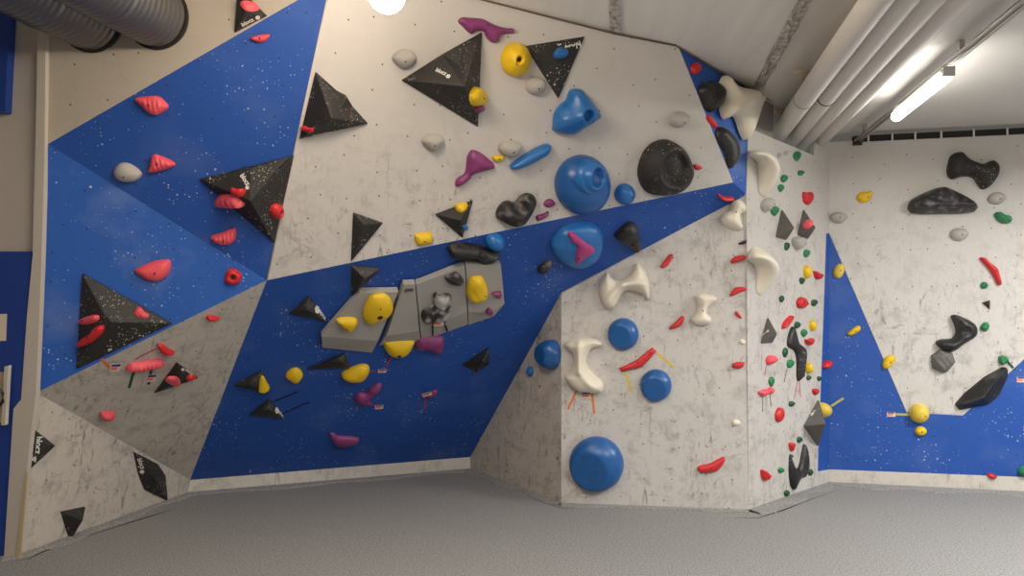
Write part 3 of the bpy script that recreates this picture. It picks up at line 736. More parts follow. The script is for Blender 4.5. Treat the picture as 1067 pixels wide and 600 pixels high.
hold('stone grey oval hold lying below left of the largest pyramid', MP, [(439,147),(443,141),(451,138.7),(460,141),(463,147),(458,154),(451,156.8),(444,153)], .068, 'stone', [(451.6,150.6)], group=GS)
hold('stone grey oval hold under the yellow pocket hold', MP, [(547,90),(551,82.5),(558,79.5),(566,82),(569,88),(566,95),(558,98.8),(550,96)], .068, 'stone', [(559,92)], group=GS)
hold('stone grey oval hold left of the blue sausage shaped hold', MP, [(518.5,153),(523,147),(531,146),(541,148.5),(544,153),(540,160),(531,163.8),(522,160)], .068, 'stone', [(533,157.6)], group=GS)
hold('stone grey oval hold alone at right part of white panel', MP, [(697,125),(700,118),(708,116),(716,119.5),(717.3,124),(712,131),(705,133),(699,130.5)], .068, 'stone', [(709,127)], group=GS)
hold('round yellow hold with a central pocket on the white panel', MP, E_(536.8,62,15.6,18), .11, 'yellow', [(534,66),(537.5,61.5,.02)], [('g',538,61.5,8,.03),('d',537.5,61.5,4.2,-.05)], n=26)
v, pf = volume('black inverted triangle volume at the top of white panel', MP, [(547,48,0),(609,38,0),(581.5,102.6,0),(580.5,61,.05)], fan(3))
text(pf[0], (604,41.2), (587,44), 'blocz', v, k=1.5, emblem=(582.3,45), er=2.8)
hold('small light blue hold on the black inverted triangle volume', pf[0], [(576,58),(579,52),(585,50),(590.5,52),(592,56.5),(588,60),(580,61)], .045, 'blueh', [(586,53)])
hold('small yellow rectangular hold between purple club and blue sausage', MP, [(512.5,163),(516,161.8),(524,161.3),(525,165),(522,168),(515,168.3)], .03, 'yellow', [(519.5,165.3)])
hold('light blue angular hold with a round pocket, high on white panel', MP, [(575.5,131),(576.5,119),(582,110),(589,104),(593,94.5),(599,92.5),(605.5,93.5),(609,98),(614.5,103.5),(624.4,118),(622,124),(610,132),(595,140),(577,136.5)], .13, 'blueh', [(614,125)], [('g',606,118,9,.05),('d',607,118.5,6.5,-.10),('r',607,118,580,125,5,.015)], n=26)
hold('purple club shaped hold on the white panel', MP, [(492,156),(500.4,158.7),(508,164.5),(514,170),(515,175),(508.6,177),(493.5,181.8),(489.4,186.8),(479.8,193.6),(474,192.8),(476.5,185.4),(484,180),(485.8,167.5),(487.5,160.6)], .06, 'purple', [(489,180)])
hold('glossy light blue sausage shaped hold on the white panel', MP, [(531,172),(538,166),(552,157),(565,150.5),(572,149.8),(574,154),(570,161),(560,167),(548.5,173),(537.5,176.5),(532,175.5)], .07, 'blueh')
bb = hold('biggest blue dome hold, with a raised collar and round mouth', MP, E_(606,192,28.5,31), .19, 'blued', n=26)
lathe('collar', MP, 615, 184.5, .165, [(.116,-.04),(.116,.012),(.108,.022),(.100,.022),(.094,.03),(.086,.065),(.079,.075),(.072,.073),(.064,.06),(.058,.022),(.02,.015),(.001,.015)], bb, 'blueh', .62, .12)
hold('small blue dome hold between biggest blue dome and black bowl', MP, E_(650.5,202,10.5,11), .08, 'blueh', [(655,204)])
hold('large black bowl shaped hold on the white panel', MP, [(690,145),(700,147),(709,153),(715,161),(719,171),(720,181),(715,192),(706,200),(696,202.5),(687.5,203),(675,201),(667,192),(664,177.5),(669,160),(678,149.5)], .17, 'black', mods=[('g',700,168,24,.03),('d',698,172,19,-.11)], n=34)
hold('small red hold right of the black bowl hold', MP, [(722,172),(724.5,171),(731.5,174.5),(728,177),(724,176.5)], .025, 'red')
hold('black heart shaped hold above the blue band', MP, [(525,209.5),(530.5,209),(535.5,210.5),(541.5,204),(549,200.8),(556.5,204),(557.9,213),(552,224.5),(546,232.7),(538.5,235.7),(530,234),(522,230),(516.7,226),(516.7,220),(520.5,213)], .11, 'blackc', [(544,225)], [('d',540,214,9,-.03)], n=22)
hold('small round purple hold left of the biggest blue dome', MP, [(566,212),(569,208),(574,207),(578,210.5),(577,214),(572,216),(568,215)], .03, 'purple')
hold('small slanted purple hold just above the blue band', MP, [(558,226.5),(560,224),(566,222.5),(571,219.6),(571,224),(566,228),(560,230)], .03, 'purple')
v, pf = volume('black triangular volume with a yellow hold, above the blue band', MP, [(453,223,0),(492.7,208.3,0),(482,247.7,0),(480,229.7,.11)], fan(3))
hold('yellow hold on the top face of that black triangular volume', pf[0], [(474,214.5),(480,212.7),(487.3,212.5),(486,218),(481,221.3),(476,220)], .035, 'yellow')
hold('tiny blue nub on right face of the volume with yellow hold', pf[1], [(481.7,237),(483.5,233.7),(486.3,235),(486.3,238.5),(484,240)], .02, 'blueh')
hold('small yellow block shaped hold just above the blue band', MP, [(431.6,244.5),(434,243),(449.5,241.8),(450,252),(447,253.8),(434.4,255.3)], .05, 'yellow', [(442,250)], sm=2)
v, pf = volume('black triangular volume standing on the boundary of white panel and band', MP, [(367.8,221,0),(399,232,0),(365.6,272.6,0),(379,234,.06)], fan(3))

# ================================================================== blue overhanging band
v, pf = volume('black triangular volume hanging just under the white panel edge', BP, [(366,275.5,0),(396.6,279,0),(366,309.5,0),(379.5,290,.10)], fan(3), 'blackk')
v, pf = volume('chalky black volume at left part of the blue overhang', BP, [(301,326,0),(322,307.5,0),(341,335,0),(319,322,.10)], fan(3), 'blackk')
text(pf[1], (331,324), (339,333.5), 'blocz', v, emblem=(330.5,322.5), er=2.2)
v, pf = volume('long black volume below left end of the grey modules', BP, [(319,384,0),(359.5,367,0),(364.5,383,0),(352,374,.07)], fan(3), 'blackk')
v, pf = volume('small black volume alone on the right of blue overhang', BP, [(481.7,379.6,0),(508.6,361.8,0),(509.8,378.3,0),(496,387,0),(503,376,.10)], fan(4))
v, pf = volume('chalky black volume with yellow hold at left of blue overhang', BP, [(243.7,400.6,0),(273,385,0),(280,410,0),(262,401,.08)], fan(3), 'blackk')
hold('yellow hold on right face of the chalky black volume', pf[1], [(269.8,405),(270.5,396),(272.8,390.5),(276.5,396),(279.6,402.5),(275,408.5),(270.3,408.8)], .04, 'yellow')
v, pf = volume('lowest chalky black volume on the blue overhang, with two black tapes', BP, [(259.4,431.5,0),(280.5,415,0),(296,435.5,0),(279,426,.08)], fan(3), 'blackk')
text(pf[1], (289.5,429), (295,434.5), 'blocz', v, emblem=(288.5,427.5), er=1.7)
tape('upper of two parallel black tapes on the blue overhang', BP, (285.6,418), (310,408), 1.6, 't_black')
tape('lower of two parallel black tapes on the blue overhang', BP, (295,430.6), (322.5,418.7), 1.6, 't_black')
hold('yellow diamond shaped hold at left of blue overhang', BP, [(297.5,390),(302.5,384.4),(308.7,382.7),(313.7,385.6),(315.6,391),(311,397),(306,397.5),(300,394)], .05, 'yellow', [(309,395.5)])
# grey module cluster
HG = .065
GG = 'row of grey angular volumes'
def module(label, top, low, h=HG, h2=.012):
    """top: outline clockwise from upper left; last two points are the break line; low: outer lower edge"""
    V = [(x, y, h) for x, y in top] + [(x, y, h2) for x, y in low]; n = len(top); m = len(low)
    Fs = [tuple(range(n))]
    br = list(range(n-m, n))            # break line, right to left
    for i in range(m-1): Fs.append((br[i+1], br[i], n+i, n+i+1))
    return volume(label, BP, V, Fs, 'greyv', group=GG, bevel=.008)
v1, m1 = module('grey angular volume at the left end of the row, with two yellow holds', [(375,304.7),(415.3,304),(394,355),(335,350.5)], [(387.5,367.5),(336.3,362.3)])
v2, m2 = module('grey angular volume with dark lettering, second in the row', [(420.7,296.6),(432.6,295.8),(437,345),(402.5,350)], [(438.6,356),(395,360)])
text(m2[0], (421.5,304.3), (430.8,303.2), 'cyntec', v2, 'letterd', k=2.2)
v3, m3 = module('grey angular volume carrying the chalky black holds, third in the row', [(433.6,296.5),(484.3,276.3),(487,325),(438,343)], [(487.7,338),(439.3,355)])
v4, m4 = module('grey angular volume at the right end of the row', [(485.3,276),(522,276),(525.7,316),(512,326),(488,325.3)], [(525,317.5),(514.5,329.7),(488.3,338.5)])
hold('small yellow pointed hold at lower left of the grey volumes', m1[0], [(350,332.5),(360,330),(370.5,331),(372.5,336),(366,344.5),(358.5,342)], .05, 'yellow', [(360.7,338.8)])
hold('large round yellow hold with dark pocket on the grey volumes', m1[0], [(378,323.5),(382.5,312),(390,306),(400.5,305.5),(407,311),(409.5,320.5),(405,328.7),(396,333),(387,337),(379.5,332.5)], .06, 'yellow', [(395.3,316.5),(395,325.3,.022)], [], n=24)
hold('chalky black L shaped hold with a route tag below it', m3[0], [(451.7,305.5),(460,305),(468,306),(470.5,311.5),(469,325),(463,333),(453,334.5),(443.5,335.5),(439,331),(441,322),(451,318)], .06, 'blackw')
hold('dark leaf shaped hold near the top of the grey volumes', m3[0], [(463,288),(469,285.5),(475,283),(479.5,286),(483.7,293.5),(478,296.8),(470.5,295.7),(466,292.7)], .04, 'blackc')
hold('yellow rounded hold on rightmost grey volume', m4[0], [(486.5,297),(490,289),(497.5,286.7),(503.5,289.7),(508,301),(506.5,310),(497.5,314),(489,312),(486.3,305.5)], .06, 'yellow', [(503.5,304)], lump=.06)
hold('small purple hold at right edge of rightmost grey volume', m4[0], [(512.5,305.3),(516,304),(522,304),(521.5,309.5),(516,308.8)], .03, 'purple')
hold('small purple hold at lower edge of rightmost grey volume', m4[0], [(505.7,325),(509.5,320.5),(514,325),(510,327)], .03, 'purple')
tape('left black tape below the chalky L shaped hold', m3[0], (451.3,336), (451.0,341.5), 1.7, 't_black'); tape('left black tape continuing over the lower grey slope', m3[1], (451,342), (451,349.5), 1.7, 't_black')
tape('right black tape below the chalky L shaped hold', m3[0], (462,333.5), (464,336.5), 1.9, 't_black'); tape('right black tape continuing over the lower grey slope', m3[1], (464,338.5), (466,345), 1.9, 't_black')
rtag('route tag under the chalky black L shaped hold', m3[0], 457, 336.5, 10, 6, 5, .006)
hold('yellow hold half hidden under the grey volumes', BP, [(400,358.5),(402,364.5),(408,369.5),(416,370.5),(425,367),(430,359.5),(430,352),(402,353)], .07, 'yellow', [(415,365,.016)])
hold('purple hold half hidden under the grey volumes', BP, [(433,361),(436,350),(461,350),(461,365),(454,366.7),(446,363.5)], .06, 'purple', [(453,363)])
hold('yellow crescent hold with thin pink tape, below the grey volumes', BP, [(356.3,388),(364,383.2),(376.4,378.8),(383.8,380.5),(384.6,386.5),(377.8,394.8),(365.4,396),(357,392.6)], .07, 'yellow')
tape('thin pink tape right of the yellow crescent hold', BP, (385,386.7), (394,386.7), 1.2, 't_red')
rtag('route tag right of the yellow crescent hold', BP, 398.3, 386.4, 8.5, 3.5)
tape('thin red tape under the half hidden yellow hold', BP, (409,371.5), (401.7,381.7), 1.5, 't_red')
hold('purple Y shaped hold low on the blue overhang', BP, [(369.5,412.5),(374,408.3),(382,408.7),(386,403.5),(393.5,399),(398,399.7),(396.5,405),(389,411.7),(385.5,416),(386,420),(377,420),(371,417.7)], .05, 'purple', [(381.5,409.5)])
tape('thin red tape under the purple Y shaped hold', BP, (385,419), (391,423), 1.4, 't_red')
rtag('route tag under the purple Y shaped hold', BP, 395, 424, 8.5, 4)
hold('small purple tip hold behind a tilted tag on blue overhang', BP, [(444,411.5),(449,407.5),(454,405.5),(456,407),(453,410.5),(448,413)], .035, 'purple')
rtag('tilted route tag on the small purple hold', BP, 445, 410.7, 9.5, 3.5, 20, .045)
tape('thin red tape hanging from the tilted route tag', BP, (443,413.5), (442.4,426), 1.5, 't_red')
hold('lowest purple hold on the blue overhang', BP, [(343.7,451),(348,451),(353,453.5),(364,454),(374,456),(370.5,461),(355,464),(347.5,460)], .05, 'purple')
hold('long black chalked hold along the top of the blue band', BP, [(466.5,255.5),(472,252.7),(485,252.7),(497,254.5),(507,258),(519,262),(517.5,266.5),(508.5,271.2),(499.5,270),(493.5,266.2),(480,266.5),(470,265.7),(466.3,260.5)], .09, 'blackt', [(477,258)], [('d',500,261,6,-.02)], n=22)
hold('light blue dome hold above right end of long black hold', BP, E_(515.3,250.7,10,8), .08, 'blueh', [(518.5,255.5)])
bd = hold('large blue dome hold on the blue band carrying a purple hold', BP, [(573,253),(578,244),(586,236.7),(599,231.8),(612,231),(622,235),(626.6,244),(625.5,257),(620,267),(610.4,273.5),(599,276),(587.6,272.5),(577,265)], .12, 'blueh', pw=.7, n=30)
hold('pinkish purple boomerang hold on the large blue dome', BP, [(592,242.5),(596.5,241.6),(602,245.5),(608.8,250.6),(617.8,256.3),(617.8,260.4),(610.4,265.3),(602.3,271.9),(599,271.2),(599.5,265.3),(599.5,260),(601,256),(598,252),(594,249)], .05, 'purplep', [(601,266)], off=.10, edge=.5)
hold('small black hold lower left of the dome with purple hold', BP, [(559.8,280),(562,275.5),(566.3,273),(573.7,270),(573.5,276),(568,282),(561.4,282.5)], .06, 'blackc')
hold('black clover shaped hold on the right part of blue band', BP, [(639.8,244),(644,239),(648,235),(653,231.5),(657.8,231),(663.5,235),(663.8,244),(667,252),(664.6,258.6),(658.6,260.4),(654.5,255.5),(648,251.5),(642,248)], .09, 'blackt', [(656,250,.012)], [('d',657,247,4,-.02)], n=22)
hold('red crescent hold at the right tip of the blue band', BP, [(747.5,201.3),(754,204.3),(763.7,205),(762.5,207.6),(755,208.6),(750,206)], .035, 'red')
# ================================================================== pillar, narrow left face
hold('blue dome hold on the shaded left face of the pillar', PL, [(562.7,367),(565,360),(569,355.5),(575,353.7),(581,356),(584.4,365),(584,376),(580,383.5),(575,385),(568.4,381.4),(564,374.6)], .13, 'blued', mods=[('f',571,370,.75,.2,.1)], n=24)
hold('small blue oval hold on the shaded left face of the pillar', PL, E_(553.2,386.7,2.9,5.4), .04, 'blueh')
tape('faint yellow tape on the shaded left face of pillar', PL, (557.5,394), (561,400.5), 1.6, 't_olive')
rtag('tiny route tag on the shaded left face of pillar', PL, 562.7, 404, 2.4, 5.5)
# pillar, front face
B1 = [(624.5,305),(625,297),(628,290),(633,284),(636.5,289),(643,292.3),(650,291.2),(656,287),(659.5,280.5),(663,274.3),(669,279),(674,287),(676.5,298),(675.5,312.5),(670,307),(663,303.8),(655,302.3),(649,305),(645,311),(641,319),(637,321.5),(631,321),(626.5,314)]
hold('largest cream saddle shaped hold, top left of the pillar front', PF, B1, .13, 'cream', mods=[('r',630,316,648,297,3,.03),('r',648,297,670,296,4,.03)], n=30, edge=.12, pw=.8)
hold('cream bone shaped hold at the centre of pillar front', PF, [(723.5,309.5),(727,306.5),(732.5,305.7),(740,306.8),(745,309),(746,314),(739,318.5),(736,325.3),(741,332),(739,337.6),(730,339),(722,337),(720,331.6),(725.8,324),(727,317.4)], .09, 'cream', [(731,323.7)], n=22)
hold('tall cream hourglass hold with orange tapes at its foot', PF, [(589,357.5),(596.7,352.8),(608,351.3),(620,352.8),(627.5,357.5),(624.5,360.5),(616.7,362.7),(611.5,371.7),(612,380),(618,388),(626,395.5),(629,401.7),(626,408.3),(615,409),(601.7,406.7),(592,398.7),(588.6,391.7),(594,386.7),(597.5,378),(596.3,368.3),(590,362)], .13, 'cream', mods=[('r',604,356,604,386,3.5,.03),('r',604,386,618,403,4,.02)], n=28, edge=.12, pw=.8)
hold('cream twisted hold at upper right corner of pillar front', PF, [(750,227),(754,222.5),(760,219.5),(762.5,210.5),(770,208.5),(776.3,214),(776.3,221),(771,224.5),(773,237.5),(766,240),(758,237),(752,233)], .10, 'cream', [(765,222.5)], n=20)
DM = [('d', 0, 0, 0, 0)]
hold('blue dome hold on the upper half of pillar front', PF, E_(649.3,348,16.2,16.7), .10, 'blued', mods=[('f',645,350.5,.72,.22,.12)], n=30, pw=.9)
hold('blue dome hold between yellow tapes on the pillar front', PF, E_(683.3,401.3,16.4,16.8), .10, 'blued', mods=[('f',682,403.5,.75,.12,.2)], n=30, pw=.9)
hold('largest blue dome hold at the foot of pillar front', PF, E_(621.5,483,28.3,28.7), .16, 'blued', mods=[('f',614,488,.68,.25,.2)], n=34, pw=.9)
tape('left orange tape at the foot of cream hourglass hold', PF, (601,406), (591.8,426.5), 2.3, 't_orange')
tape('right orange tape at the foot of cream hourglass hold', PF, (617,410), (619.2,430.5), 2.3, 't_orange')
rtag('route tag between the two orange tapes', PF, 611, 411.7, 10, 7)
hold('flat red boomerang hold between two yellow tapes', PF, [(644.7,383.3),(653,380),(664,374.5),(679.5,361.8),(684,365.5),(676.5,374),(668.5,382.2),(647.5,387)], .035, 'red', [(664.7,376.8),(677.5,367.5)], sm=1, edge=.6)
tape('yellow tape right of the flat red boomerang hold', PF, (684.5,367.5), (702.5,383), 2.2, 't_yellow')
tape('yellow tape hanging below left end of red boomerang hold', PF, (651.8,387.5), (657.5,407.8), 2.2, 't_yellow')
RG = dict(group='small red holds on the pillar front', sm=2, edge=.35)
hold('small red hold right of the largest cream saddle hold', PF, [(687.5,277.5),(693.7,270),(697,265.5),(701,264.8),(700.5,269),(696,276),(691,279.5)], .04, 'red', [(699.5,265.6)], **RG)
hold('red triangular hold left of the cream bone shaped hold', PF, [(697.6,341),(704,335),(711,328.6),(712.7,333),(707.8,340),(698.8,343)], .04, 'red', **RG)
hold('largest flat red hold low on the pillar front', PF, [(726.5,486.3),(733,484),(741,482),(753,475.5),(755,479),(747,490),(729.6,491.6)], .04, 'red', [(740,487)], sm=2, edge=.5)
hold('red hold near pillar corner, topmost beside upper white scoop edge', PF, [(760.8,273.7),(765,267.5),(775,265.7),(777,268.7),(767.5,273.7)], .04, 'red', **RG)
hold('red hold near pillar corner, right of the cream bone hold', PF, [(760,308),(766,299.4),(776.5,299.4),(777,302),(770,305),(764,308)], .04, 'red', **RG)
hold('narrow red sliver hold near pillar corner', PF, [(765.5,324.6),(769,325),(773,331.5),(767.5,329.5)], .025, 'red', **RG)
hold('red hold near pillar corner, lowest of that column', PF, [(762.4,381.5),(766,377.3),(775,377),(775,380.4),(771,383.8),(766,383.5)], .035, 'red', **RG)
hold('small black hold near the pillar corner under the cream twisted hold', PF, [(769.5,253),(777.3,250),(777,253.7),(770.5,254.8)], .03, 'blackc')
hold('tiny white foothold above the lowest red corner hold', PF, [(770,355),(773,353.4),(777,356),(775,359),(771.5,358)], .02, 'cream')
hold('tiny white foothold low near the pillar corner', PF, [(762.5,440),(764.5,437.2),(769,437.5),(771.2,440.5),(768,443.5),(764,443)], .025, 'cream')
# ================================================================== blue facet over the pillar
hold('red round hold high on the blue corner facet', BF, E_(723.8,71.5,4.8,6.2), .04, 'red')
hold('black lumpy hold on the blue corner facet', BF, [(728.5,89),(731,86.5),(734.5,87.5),(739.5,84.8),(746.5,88.2),(751.2,98.5),(748.5,107.5),(740.5,117),(735,115),(730,106),(727,95.5)], .09, 'blackt', lump=.1, n=20)
hold('red hold under the black lumpy hold on corner facet', BF, [(735.5,121.5),(739,121),(745,129),(746,133.5),(742,132.5),(738,127.5)], .03, 'red')
hold('long black curved hold on the blue corner facet', BF, [(747.5,132.5),(755,135),(761,141),(765.5,150),(767.3,159),(764.7,169.5),(760,175.8),(757,172.5),(753.5,159),(747.5,148.5),(745,141)], .07, 'blackt', n=20)
hold('big cream horned hold at the top corner of the pillar', BF, [(753.7,79),(757,84),(763,89.5),(774,92.8),(781.5,95),(788,98.5),(789.5,106),(786,118),(782,131),(775.5,146),(770,138),(766.5,127),(762,120.5),(754.5,124.5),(751,120.5),(749.3,112),(751.5,104.5),(750,96),(749.5,85)], .12, 'cream', mods=[('r',752,121,775,97,4,.04),('r',775,97,786,100,4,.02)], n=26, off=.02, edge=.06)
# ================================================================== pillar, right side face
loft('upper cream scoop shaped hold on the white side of the pillar', SF, [
 [(780.5,158,0),(784,157,0),(796,158,0),(805,163,0),(808,172,0),(806,182,0),(801,194,0),(794,204,0)],
 [(780,160,.03),(787,159.5,.13),(799,161,.17),(808,168,.18),(811,178,.16),(808,188,.12),(802,197,.06),(796,204,.01)],
 [(780.5,162,0),(785,164,.01),(788,168,0),(789.5,175,0),(790,184,0),(790,193,0),(791,200,0),(794,204,0)]], 'cream')
loft('lower cream scoop shaped hold on the white side of the pillar', SF, [
 [(780.5,264,0),(785,257.5,0),(791,258.5,0),(799,264,0),(803,272,0),(803,284,0),(799,295,0),(790,306,0)],
 [(779,268.5,.03),(785,267,.10),(795,267.5,.15),(804,271,.17),(810.5,279,.17),(809.5,287,.14),(803,297,.08),(793,306.5,.02)],
 [(779.5,270,0),(783,273,0),(786,276.5,0),(788,282,0),(788.5,290,0),(788,297,0),(788,303,0),(790,306,0)]], 'cream')
SG = 'stone grey oval holds'
hold('stone grey hold under the upper cream scoop', SF, [(792,213),(794.5,208.5),(799,206),(802.8,208.5),(801.5,215),(797.5,220.8),(793.5,218.5)], .07, 'stone', [(800.5,213.5)], group=SG)
hold('stone grey hold between the two dark volumes on pillar side', SF, [(824.5,250),(827,247),(832,246.6),(836,249),(834.5,256),(829.5,260.5),(826,256.5)], .07, 'stone', [(832,254.5)], group=SG)
gi = 0
def fh(lb, x0, x1, y0, y1, mat='green', h=.022, ang=0, sh=0, bolts=True, cat='foothold'):
    """small pointed drop shaped foothold inside a pixel box"""
    global gi; gi += 1
    cx, cy, rx, ry = (x0+x1)/2, (y0+y1)/2, (x1-x0)/2, (y1-y0)/2; k = gi % 4
    P = [[(-.9,-.5),(-.2,-1),(.8,-.75),(1,.0),(.3,.9),(-.3,.95),(-.85,.2)], [(-1,-.2),(-.4,-.9),(.5,-1),(1,-.3),(.6,.5),(0,1),(-.7,.6)],
         [(-.8,-.8),(.2,-1),(1,-.5),(.7,.4),(-.1,1),(-.9,.7),(-1,0)], [(-1,.1),(-.6,-.8),(.1,-1),(.9,-.6),(.9,.3),(.1,1),(-.6,.9)]][k]
    return hold(lb, SF, [(cx+a*rx, cy+b*ry) for a, b in P], h, mat, [(cx+.1*rx, cy+.1*ry, .0045)] if bolts else (), n=8, sm=3, lump=.12, edge=.25, name='foothold', cat=cat, group=None)
fh('topmost and largest green foothold on the pillar side, near the pipes', 826,834,158,168)
fh('green foothold second from the top at right, above red block hold', 831,837,177.5,183)
fh('green foothold right of the upper cream scoop, upper of a close pair', 813,820,182,190)
fh('green foothold right of the upper cream scoop, lower of a close pair', 810,816,192,200)
fh('green foothold right of the stone grey hold under upper scoop', 802.5,811,215,225)
fh('narrow green foothold left of the stone grey hold between volumes', 817,822,252.5,261,'greend')
fh('green foothold right below the stone grey hold between volumes', 836.8,843,260,268)
fh('dark green foothold touching the upper yellow hold', 832.5,837.5,289,296,'greend')
fh('tiny green foothold right of the lower cream scoop tip', 811.5,816,308,315,'greend')
fh('green hooked foothold right of the red knob hold', 845,851,312,319,'greend')
fh('dark green foothold just above tip of upper black claw', 827.4,833,335,342,'greend')
fh('green foothold between the upper black claw and middle yellow hold', 834,840,343,351)
fh('dark green foothold left of the upper black claw', 815,820,362.5,372.5,'greend',ang=20)
fh('green foothold with a long thin tape stick below', 819.5,826.7,374.5,383.3)
fh('tiny dark green foothold beside the lower yellow hold', 840,844,391,396,'greend')
fh('tiny dark green foothold at edge of side face, by blue strip', 851,855,392,396.7,'greend')
fh('green foothold with chalk, above the whitish pink hold', 800.5,806,392.5,403)
fh('dark green foothold right above the red oval hold', 821.7,827,418,423.5,'greend')
fh('dark green foothold above the lower black claw horn', 830,835,455,461,'greend')
fh('green foothold left of the lower black claw', 810,816,487,492.5)
fh('lowest green foothold on the pillar side', 816.5,821.7,510.7,517,'greend')
fh('dark green foothold touching right edge of lower black claw', 842,846,488.5,495.5,'greend')
fh('tiny green nub at left horn tip of lower black claw', 822,825,473,477,'greend',bolts=False)
fh('tiny grey hook foothold near the top, left one', 809.5,813,159.5,164.5,'stone',.02)
fh('tiny grey hook foothold near the top, right one', 816.5,819.5,157.5,162.5,'stone',.02)
hold('red block hold above the right dark volume', SF, [(836,200),(840,200.8),(844.5,200),(845.6,208),(841.5,213.7),(836.5,210)], .04, 'red', sm=2)
hold('red knob hold below the upper yellow hold', SF, [(829.5,314),(833,309.5),(838.5,311),(839.3,317),(837,321),(831,320.5)], .04, 'red', [(834,315)], lump=.12)
hold('red triangular hold at right of upper yellow hold', SF, [(847,282),(851,284),(855.3,286.3),(852,291.2),(848.5,289.5)], .05, 'red', [(851,286.5)], sm=2)
hold('long red hold slanting left of upper black claw', SF, [(814,341),(816,335.5),(822,329),(825,330),(821,337.5),(816,342.4)], .04, 'red')
hold('red hold right of the upper black claw', SF, [(838,353.5),(841,353.5),(844.6,352),(844.4,357),(842,359.8),(838.5,357)], .05, 'red', sm=2)
hold('pinkish red hold with thin tape below the lone grey volume', SF, [(797.6,374.5),(800,370.5),(805,370.2),(806.8,374),(804,378.5),(799,379.8)], .05, 'pink', lump=.1)
tape('thin pink tape under the pinkish red hold', SF, (798.5,381), (796.8,390.5), 1.2, 't_pink')
hold('small red hold above the black diamond volume', SF, [(846,405.5),(850.8,404.8),(851,409),(848.5,411.6),(846.3,409)], .035, 'red', sm=2)
hold('red oval hold in the middle of the pillar side', SF, E_(811.2,432,4.0,7.8, 8), .04, 'red', [(812,432)])
hold('small red pointed hold left of lower claw right horn', SF, [(821.4,461.5),(826.8,461.5),(825.5,467),(823.8,470.3),(822,466)], .035, 'red', sm=2)
hold('red lumpy hold low on the pillar side, nearest the corner', SF, [(792,490),(794.5,489),(799.7,493.5),(798,498.5),(795.5,500.5),(793,497)], .05, 'red', lump=.12)
hold('whitish pink hold with grey tape sticks below', SF, [(789,408.5),(793,406.5),(797,404.8),(800,407),(797,411.5),(793,413)], .04, 'pink', lump=.1)
hold('small pink hold right of whitish pink hold', SF, [(799.5,405),(803,403.5),(805,406),(803,410),(800,410)], .035, 'pink')
tape('grey tape stick under whitish pink hold', SF, (794.7,413.5), (794.7,429), 1.1, 't_grey')
tape('grey tape stick under the small pink hold', SF, (802,410.4), (803.6,423.4), 1.1, 't_grey')
tape('grey green tape stick under the green foothold', SF, (820,383.5), (817,398), 1.1, 't_grey')
tape('left pink tape below the upper black claw', SF, (830.6,397), (827.6,416), 1.1, 't_pink')
tape('right pink tape below the upper black claw', SF, (832.8,396), (834.4,414), 1.1, 't_pink')
hold('upper yellow hold on the pillar side', SF, [(836.8,281),(839,276.3),(841.8,280),(842,286),(839.7,290.3),(837.5,287)], .05, 'yellow')
hold('middle yellow hold on the pillar side', SF, [(843,337),(845,333),(847.7,337),(847.5,342.5),(845.3,344.8),(843.3,341.5)], .045, 'yellow')
hold('lower yellow hold tucked behind the upper black claw', SF, [(839,382),(841,376.8),(843.8,381.5),(843.8,386),(841.5,389.3),(839.3,386.5)], .05, 'yellow')
VS = 'black'
v, pf = volume('left of the two twin grey pyramids high on pillar side', SF, [(814,218.6,0),(822,234,0),(818.4,250,0),(808,247,0),(828,237.6,.16)], [(0,1,4),(1,2,4),(2,3,4),(3,0,4)], 'greyx', group='twin grey pyramids')
v, pf = volume('right of the two twin grey pyramids, with a pale red hold', SF, [(836.6,218.6,0),(844,234,0),(841,249,0),(830.6,244.6,0),(850.2,237.4,.16)], [(0,1,4),(1,2,4),(2,3,4),(3,0,4)], 'greyx', group='twin grey pyramids')
hold('pale red hold on the right twin grey pyramid', pf[3], [(837,236),(840,231),(846,229.3),(847.5,233.5),(844,237.5),(839,239)], .04, 'pink')
v, pf = volume('lone grey pyramid in the middle left of the pillar side', SF, [(799.3,331,0),(804,344,0),(804,357,0),(792.5,357.5,0),(810,348,.14)], [(0,1,4),(1,2,4),(2,3,4),(3,0,4)], 'greyx')
text(pf[3], (794.5,350), (799,346), 'blocz', v, emblem=(800,345), er=1.2)
v, pf = volume('black diamond shaped pyramid at the edge of the pillar side', SF, [(852,416.6,0),(853.5,430,0),(851.5,464.5,0),(837,443.5,0),(860.5,441.5,.2)], [(0,1,4),(1,2,4),(2,3,4),(3,0,4)], 'greyx')
text(pf[3], (846.5,433), (850,427), 'blocz', v, emblem=(846.3,431), er=1.6)
hold('upper black claw shaped hold on the pillar side', SF, [(825.6,340),(828.4,348),(830.8,356.6),(835,360.5),(838.3,364),(838,371),(836.8,381),(831.8,396.3),(829.8,393.5),(829.6,381),(829,371),(826.6,365),(820.2,360.6),(820.4,351.5),(822.5,344)], .04, 'blackt', mods=[('r',833,368,831,392,1.4,.03)], n=22, pw=.8)
hold('lower black claw shaped hold near the floor', SF, [(837,462.5),(839.6,470),(840.8,479.5),(840.2,490),(837,497),(833.2,497),(829.4,503.5),(826,510),(822.8,503.3),(821.5,490.8),(822.2,474),(824,480.5),(827,486.5),(829.8,488.5),(832.6,483),(834.4,473)], .045, 'blackt', n=22, pw=.8)
